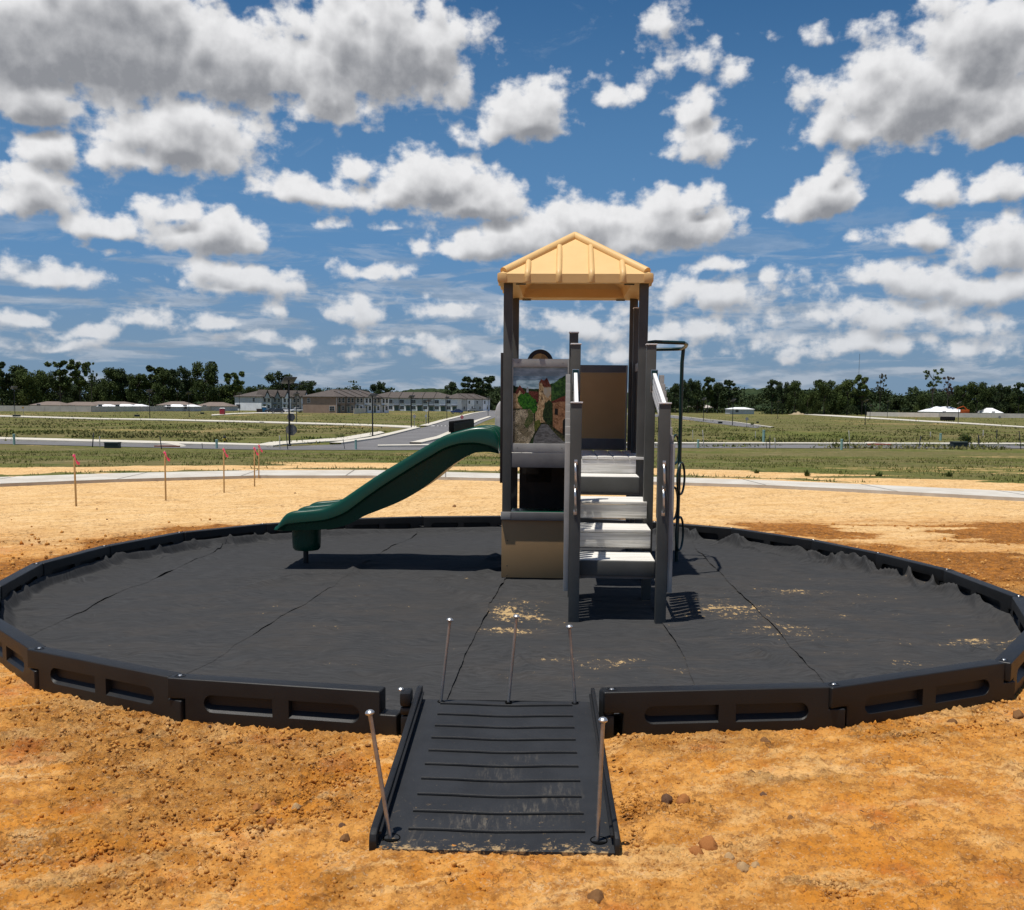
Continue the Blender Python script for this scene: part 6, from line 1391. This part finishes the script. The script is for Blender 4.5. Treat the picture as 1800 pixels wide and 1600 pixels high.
    # shrubs low in the fields
wood()
def shrub(px, yb, wpx, hpx, lab, flowers=False):
    p = G(px, yb); w = wpx / FPX * p.y / 2; h = hpx / FPX * p.y
    cent = [(random.uniform(-.6, .6) * w, random.uniform(-.4, .4) * w, random.uniform(.2, .7) * h) for _ in range(9)]; rad = [(w * .35, w * .35, h * .3)] * 9
    V, F = leaves(cent, rad, 500, max(.03, h * .06)); root = empty('shrub', p, label=lab, cat='shrub'); np_mesh('foliage', V, F, M_lf[1], smooth=False, parent=root)
    mb = MB()
    for c in cent: mb.tube([(0, 0, -.05), tuple(q * .6 for q in c), c], [.02, .012, .006], 5)
    mb.build('stem', M_bark, root)
    if flowers:
        V, F = leaves(cent, [(w * .5, w * .5, h * .5)] * 9, 60, .045); np_mesh('blossom', V, F, cm_('yellow_flower', (.55, .50, .06)), smooth=False, parent=root)
shrub(597, 770, 26, 10, 'small green shrub in the field left of the pale walk'); shrub(1700, 786, 34, 26, 'tall weeds with yellow flowers behind the utility box', True); shrub(1322, 748, 10, 6, 'low green shrub by the faded sign'); shrub(465, 758, 20, 5, 'flat dark shrub in the field before the cars'); 
def tuft(px, yb, wpx, hpx, lab):
    p = G(px, yb); w = wpx / FPX * p.y / 2; h = hpx / FPX * p.y; mb = MB()
    for k in range(60):
        a = random.random() * 6.28; r_ = random.random() * w; b0 = Vector((r_ * math.cos(a) * .5, r_ * math.sin(a) * .5, -.02)); l = h * random.uniform(.35, 1); tip = b0 + Vector((math.cos(a) * w * .9 * random.random(), math.sin(a) * w * .5, l)); q = Vector((-math.sin(a), math.cos(a), 0)) * .012; m_ = b0.lerp(tip, .6) + Vector((0, 0, l * .12))
        mb.faces([b0 - q, b0 + q, m_ + q * .8, tip, m_ - q * .8], [(0, 1, 2, 4), (4, 2, 3)])
    mb.build('weed_tuft', M_lf[1], loc=p, label=lab, cat='weed', recalc=False)
tuft(1419, 838, 16, 16, 'tall weed tuft on the bare strip beside the footpath'); tuft(1545, 838, 18, 13, 'second weed tuft beside the footpath on the right'); tuft(1668, 838, 20, 12, 'third weed tuft beside the footpath near the right edge'); tuft(1330, 832, 14, 10, 'small weed tuft nearest the climbing pole')
# ------------------------------------------------------------------ stones and clods
M_rock = [mat('clod_brown', (.26, .13, .045), .9, .15, col2=(.14, .07, .035), vscale=30, bump=.6, bscale=90), mat('clod_red', (.42, .17, .05), .9, .15, col2=(.28, .11, .035), vscale=25, bump=.6, bscale=90), mat('clod_pale', (.50, .33, .17), .9, .15, col2=(.36, .22, .10), vscale=25, bump=.6, bscale=90), mat('stone_dark', (.15, .08, .045), .9, .1, col2=(.10, .055, .032), vscale=25, bump=.5, bscale=90)]
def rock_mesh(seed):
    bm = bmesh.new(); bmesh.ops.create_icosphere(bm, subdivisions=3, radius=1)
    for v in bm.verts:
        q = v.co.copy(); n = mnoise.noise(q * .9 + Vector((seed * 3.1, 0, 0))); n2 = mnoise.noise(q * 2.3 + Vector((0, seed, 0))); n3 = mnoise.noise(q * 6 + Vector((0, 0, seed)))
        q *= 1 + .42 * n + .26 * n2 + .16 * n3
        for ax in ((.5, .6, .62), (-.7, .2, .6), (.1, -.8, .5), (.8, -.3, .2)):
            a = Vector(ax).normalized(); d = q.dot(a) - .72
            if d > 0: q -= a * d * .85
        v.co = q
    for f in bm.faces: f.smooth = True
    smooth_by_angle(bm, 14); me = bpy.data.meshes.new('stone'); bm.to_mesh(me); bm.free(); return me
RM = [rock_mesh(i + 1) for i in range(6)]
def rock(px, py, wpx, mi, lab, flat=.78, ar=.8):
    p = G(px, py); s = wpx / FPX * p.y / 2
    key = 'rk%d_%d' % (int(px + py) % 6, mi)
    if key not in KIDS: q = RM[int(px + py) % 6].copy(); q.materials.append(M_rock[mi]); KIDS[key] = q
    o = bpy.data.objects.new('stone', KIDS[key]); COL.objects.link(o); o.location = (p.x, p.y, s * flat * .55); o.scale = (s, s * ar, s * flat); o.rotation_euler = (0, 0, random.uniform(0, 6.28)); tag(o, lab, 'stone', 'stones and clods lying on the soil')
for a in [(601, 1456, 18, 3, 'dark clod left of the ramp, upper of two'), (607, 1478, 22, 0, 'brown stone just left of the ramp foot'), (452, 1424, 20, 1, 'orange clod left of the ramp in a loose pile'), (480, 1418, 16, 1, 'smaller orange clod beside the pile'), (520, 1424, 22, 2, 'pale reddish clod right of the orange pile'), (478, 1448, 20, 1, 'orange clod below the pile'), (493, 1293, 11, 1, 'red clod below the border left of the ramp'), (369, 1279, 8, 3, 'small dark stone below the second border piece'), (254, 1376, 10, 3, 'small dark stone in the middle left soil'), (200, 1398, 11, 3, 'dark stone lower left of the middle soil'), (30, 1418, 22, 1, 'red flat clod at the left edge'), (585, 1566, 10, 3, 'dark stone near the bottom left of the ramp'), (185, 1531, 10, 3, 'dark pebble near the bottom left'),
          (1049, 1584, 36, 0, 'large brown stone below the ramp at the bottom edge'), (1305, 1533, 32, 2, 'large cracked pale clod at the bottom right'), (1328, 1526, 20, 2, 'pale clod touching the large cracked one'), (1281, 1512, 24, 2, 'flat pale clod above the cracked one'), (1245, 1492, 44, 1, 'long reddish clod right of the ramp foot'), (1222, 1503, 30, 1, 'reddish lump left of the long red clod'), (1202, 1413, 30, 1, 'jagged red clod upper right of the ramp'), (1172, 1412, 28, 3, 'dark jagged clod right of the ramp'), (1152, 1429, 11, 0, 'round brown pebble right of the ramp'), (1166, 1437, 9, 1, 'small red pebble right of the ramp'), (1389, 1442, 17, 0, 'upright brown stone in the right soil'), (1341, 1402, 18, 3, 'dark flat stone in the right soil'), (1320, 1362, 16, 0, 'brown stone above the dark flat one'), (1476, 1384, 18, 0, 'brown clod at the end of the rough patch'), (1622, 1390, 14, 0, 'grey brown stone in the far right soil'), (1514, 1431, 12, 3, 'flat dark pebble right of the upright stone'), (1567, 1480, 18, 1, 'orange flat clod at the lower right'), (1344, 1307, 20, 0, 'brown stone just below the right border'), (1675, 1273, 18, 0, 'brown stone below the right end border'), (1790, 1262, 24, 0, 'brown clod at the right edge'), (1102, 1505, 14, 0, 'small clod against the ramp corner'),
          (170, 896, 4, 0, 'tiny clod right of the leftmost stake'), (519, 868, 4, 3, 'tiny dark clod in the pale sand left of the slide'), (799, 892, 8, 0, 'clod behind the rear border under the slide'), (188, 914, 4, 0, 'tiny clod below the leftmost stake')]: rock(*a)
def clods():
    V = []; F = []; base = bmesh.new(); bmesh.ops.create_icosphere(base, subdivisions=1, radius=1); bv = np.array([v.co[:] for v in base.verts]); bf = np.array([[v.index for v in f.verts] for f in base.faces]); base.free()
    n = 170000; Y = 1 / rng.uniform(1 / 15.5, 1 / 3.0, n); X = (rng.random(n) * 2 - 1) * (Y * .56 + .3)
    g, mo, pa = zone_fields(X, Y); r_ = np.hypot(X - RC[0], Y - RC[1]); cmv = np.clip(.75 * sstep(fbm(X, Y, 1.1, 4, 53), .52, .66) + mo * .7, 0, 1)
    for (hx, hy, sx_, sy_, w_) in HOT: cmv = np.maximum(cmv, w_ * np.exp(-((X - hx) / sx_) ** 2 - ((Y - hy) / sy_) ** 2) * sstep(fbm(X, Y, 5, 3, 57), .30, .55))
    s0 = .0020 + .018 * rng.random(n) ** 10 + .0020 * rng.random(n)
    keep = (r_ > RA(X - RC[0], Y - RC[1]) + .06) & ~((abs(X - rcx) < rw + .04) & (Y > ry0 - .01) & (Y < ry1)) & (rng.random(n) < (.16 + .50 * cmv) * (1 - .8 * pa)); X = X[keep]; Y = Y[keep]; n = len(X)
    s = s0[keep]
    s = s[:n]
    for (hx, hy, sx_, sy_, w_) in HOT:            # coarser clods heaped in the rough patches
        k = int(900 * w_); hX = hx + rng.normal(size=k) * sx_ * .75; hY = hy + rng.normal(size=k) * sy_ * .8
        ok = ~((abs(hX - rcx) < rw + .06) & (hY > ry0 - .02) & (hY < ry1)) & (np.hypot(hX - RC[0], hY - RC[1]) > RA(hX - RC[0], hY - RC[1]) + .07)
        hX, hY = hX[ok], hY[ok]; X = np.r_[X, hX]; Y = np.r_[Y, hY]; s = np.r_[s, (.003 + .011 * rng.random(len(hX)) ** 4) * 6 / hY.clip(4)]
    n = len(X)
    s *= np.clip(Y / 6, .8, 1.8); rot = rng.random(n) * 6.28; sq = .5 + .5 * rng.random((n, 3))
    j = 1 + (rng.random((n, len(bv))) - .5) * .7
    B = bv[None] * j[..., None] * s[:, None, None] * sq[:, None, :]
    c, s_ = np.cos(rot)[:, None], np.sin(rot)[:, None]; BX = B[..., 0] * c - B[..., 1] * s_; BY = B[..., 0] * s_ + B[..., 1] * c
    V = np.stack([BX + X[:, None], BY + Y[:, None], B[..., 2] + (s * .3 + .004)[:, None]], -1).reshape(-1, 3); F = (bf[None] + (np.arange(n) * len(bv))[:, None, None]).reshape(-1, 3)
    np_mesh('soil_crumbs', V, F, bpy.data.materials['soil_and_grass'], smooth=True, kind='stuff', label='small loose crumbs of orange soil over the bare ground', cat='soil crumbs')
    print('crumbs', n)
clods()
